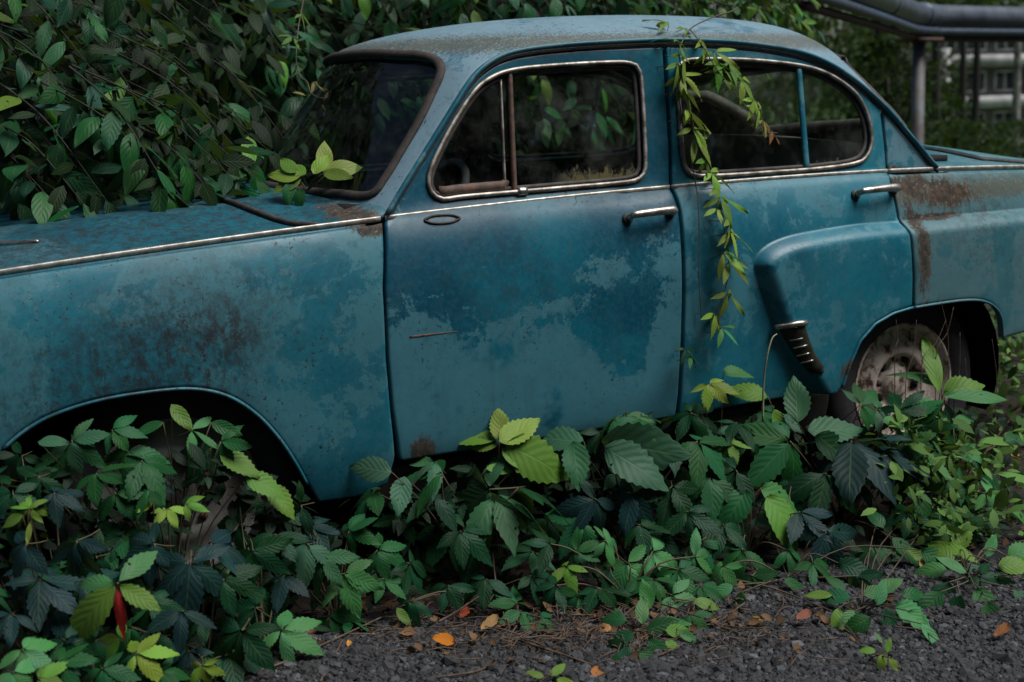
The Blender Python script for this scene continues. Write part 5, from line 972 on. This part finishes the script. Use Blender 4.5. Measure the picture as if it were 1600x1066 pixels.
prob = sstep(py, edge-30, edge+35); ok = (rng.random(n*2) < prob); px, py = px[ok][:n], py[ok][:n]
P3 = np.array([onz(a, b, 0) for a, b in zip(px, py)]); P3[:, 2] = ground_h(P3[:, 0], P3[:, 1])+.001
tag(stones('gravel', P3, rng.gamma(1.9, .0021, len(P3))+.0016, M['gravel']), 'loose dark grey gravel in the foreground', kind='stuff')
for a, b, R_, lab in ((705, 1035, .022, 'largest grey stone in the gravel, left of centre'), (1018, 1050, .024, 'grey stone in the gravel below the leafy seedling'), (1210, 1035, .018, 'bluish stone in the gravel under the right-hand plants'), (780, 1050, .018, 'dark stone beside the pale sprout at the bottom edge'), (350, 1060, .02, 'pale stone at the bottom edge beside the creepers')):
    p = onz(a, b, .004); o = stones('stone', np.zeros((1, 3)), np.array([R_]), M['gravel']); o.location = tuple(p); tag(o, lab, 'stone', 'larger stones in the gravel')
def flat_leaf(px, py, L, rot, col, lab):
    p = onz(px, py, .016); d = np.array([math.cos(rot), math.sin(rot), rng.uniform(-.1, .2)]); n_ = nrm(np.array([0, -.45, .9])+rng.normal(0, .2, 3)); o = place(DRY[rng.integers(3)], 'fallen_leaf', None, (0, 0, 0), p, d, n_, L, col); tag(o, lab, 'fallen leaf', 'fallen leaves on the gravel')
for l in ((712, 1002, .055, 2.8, (.42, .17, .025), 'bright orange fallen leaf on the gravel'), (752, 984, .055, .3, (.20, .11, .055), 'tan fallen leaf right of the bright orange one'), (650, 988, .045, 2.5, (.20, .12, .06), 'buff crumpled leaf left of the bright orange one'), (718, 966, .04, .6, (.22, .06, .025), 'red-brown leaf behind the bright orange one'), (545, 1010, .02, 1.2, (.35, .14, .04), 'tiny orange leaf scrap on the left gravel'), (500, 985, .05, 2.2, (.15, .08, .045), 'brown leaf half under the bright green creeper'), (1245, 968, .045, .2, (.24, .11, .07), 'pinkish brown leaf on the gravel right of centre'), (1190, 972, .04, 1.4, (.28, .17, .03), 'yellow-brown leaf pair piece on the gravel'), (1440, 888, .05, .5, (.18, .10, .05), 'brown leaf before the right-hand plant'), (1580, 712, .05, .2, (.30, .14, .06), 'orange-brown leaf on the soil by the right edge'), (930, 1058, .05, .9, (.25, .10, .035), 'orange-brown leaf at the bottom edge'), (785, 910, .05, 1.4, (.10, .05, .03), 'dark brown leaf under the seedling'), (570, 950, .06, 1.9, (.14, .08, .045), 'brown curled leaf in the shade below the fender'), (1555, 995, .05, .1, (.16, .06, .03), 'rust-brown leaf below the right-hand plant'), (955, 985, .045, 2., (.25, .12, .06), 'orange scrap leaf beside the leafy seedling')): flat_leaf(*l)
def twig(pts, r, lab, z=.012):
    P_ = [onz(a, b, h if h else z) for a, b, h in pts]; c = P_[0]; o = obj('twig', *tube(smooth_path(P_, 16)-c, np.linspace(r, r*.5, len(smooth_path(P_, 16))), 6), M['twig']); o.location = tuple(c); tag(o, lab, 'twig', 'dry twigs on the gravel')
for pts, r, lab in (([(340, 1062, .01), (430, 1040, .02), (520, 1000, .02), (595, 965, .03)], .0035, 'long curved twig along the left gravel edge'), ([(500, 1066, .01), (520, 1030, .01), (535, 1000, .02)], .003, 'short upright-lying twig on the left gravel'), ([(685, 972, .015), (715, 955, .03), (748, 932, .06)], .0035, 'straight pale twig pointing up to the right behind the orange leaf'), ([(770, 865, .12), (775, 910, .06), (790, 970, .01)], .003, 'thin brown stalk standing under the ribbed creeper'), ([(810, 1000, .01), (900, 1030, .015), (1000, 1066, .01)], .0032, 'long twig running down right across the gravel'), ([(670, 1060, .01), (740, 1050, .012), (775, 1035, .012)], .003, 'thin twig lying near the bottom edge'), ([(820, 995, .01), (790, 985, .02), (770, 980, .02)], .0025, 'forked twig tip next to the tan leaf'), ([(1140, 905, .02), (1210, 920, .02), (1300, 955, .01)], .003, 'twig lying along the creeper edge, right of centre'), ([(1400, 980, .01), (1440, 985, .012), (1470, 1005, .01)], .0025, 'short twig on the right gravel'), ([(1500, 760, .02), (1545, 700, .05), (1590, 640, .14)], .0035, 'bent twig rising at the right edge behind the ground cover'), ([(1520, 720, .03), (1570, 690, .06), (1610, 700, .05)], .003, 'arched grey twig by the right edge')): twig(pts, r, lab)
parts = []
for k in range(700):
    px, py = (rng.normal(900, 190), rng.normal(985, 26)) if k < 480 else ((rng.uniform(1450, 1620), rng.uniform(690, 850)) if k < 640 else (rng.uniform(450, 1300), rng.uniform(930, 1000)))
    a = onz(px, py, rng.uniform(.004, .02)); th = rng.uniform(0, 3.14); L = rng.uniform(.02, .10); d = np.array([math.cos(th), math.sin(th), rng.normal(0, .12)])*L; parts.append(tube(smooth_path([a, a+d*.5+rng.normal(0, .006, 3), a+d], 4), rng.uniform(.0007, .0018), 4))
tag(obj('litter', *join(parts), M['twig']), 'tangle of dry stalks and needles along the gravel edge', kind='stuff')

# dry and pale stalks standing among the plants
def stalk(label, pts, r, mat, name='stalk', grp='stalks beside the car'):
    P_ = [ony(a, b, y) for a, b, y in pts]; c = P_[-1]; q = smooth_path(P_, 14)-c; o = obj(name, *tube(q, np.linspace(r*.5, r, len(q)), 6), M[mat]); o.location = tuple(c); tag(o, label, 'stalk', grp)
M['pale_stem'] = plain('pale_stem', (.30, .30, .18), (.16, .15, .08), .7, 0, 30, .1)
stalk('pale curved shoot rising in front of the green gravel guard', [(1214, 522, -.93), (1206, 530, -.93), (1198, 560, -.93), (1193, 600, -.92), (1192, 660, -.92)], .0035, 'pale_stem')
for k, (x0_, y0_, x1_, y1_) in enumerate(((1400, 500, 1398, 560), (1432, 500, 1415, 600), (1490, 480, 1462, 560), (1478, 500, 1440, 570), (1446, 510, 1470, 560), (1500, 520, 1490, 640), (1508, 560, 1506, 660), (1550, 530, 1556, 640), (1470, 470, 1482, 560))):
    stalk(('brown stalk in the arch above the rear tyre, left', 'brown stalk slanting across the top of the rear rim', 'brown stalk slanting right of the rear rim', 'leaning brown stalk over the right rear tyre side', 'thin stalk behind the weed leaves at the rear rim', 'upright stalk rising from the weed to the arch', 'upright stalk right of the rear tyre', 'stalk below the rear end of the arch lip', 'short stalk under the arch crown')[k], [(x0_, y0_, -.86), ((x0_+x1_)/2+4, (y0_+y1_)/2, -.87), (x1_, y1_, -.88), (x1_+2, 700, -.90)], .0016, 'twig', grp='brown stalks across the rear wheel')
n = 900; pp = np.stack([rng.uniform(2.75, 5.2, n), rng.uniform(.1, 1.6, n), rng.uniform(.02, .55, n)*rng.uniform(.4, 1, n)], 1); nn = nrm(np.array([0, -.4, .8])+rng.normal(0, .45, (n, 3)))
tag(mass('yellow_green_weeds', MASSG, pp, rng.normal(0, 1, (n, 3)), nn, rng.uniform(.03, .08, n), M['cover_mass']), 'yellow-green weeds seen under the tail of the car', kind='stuff')
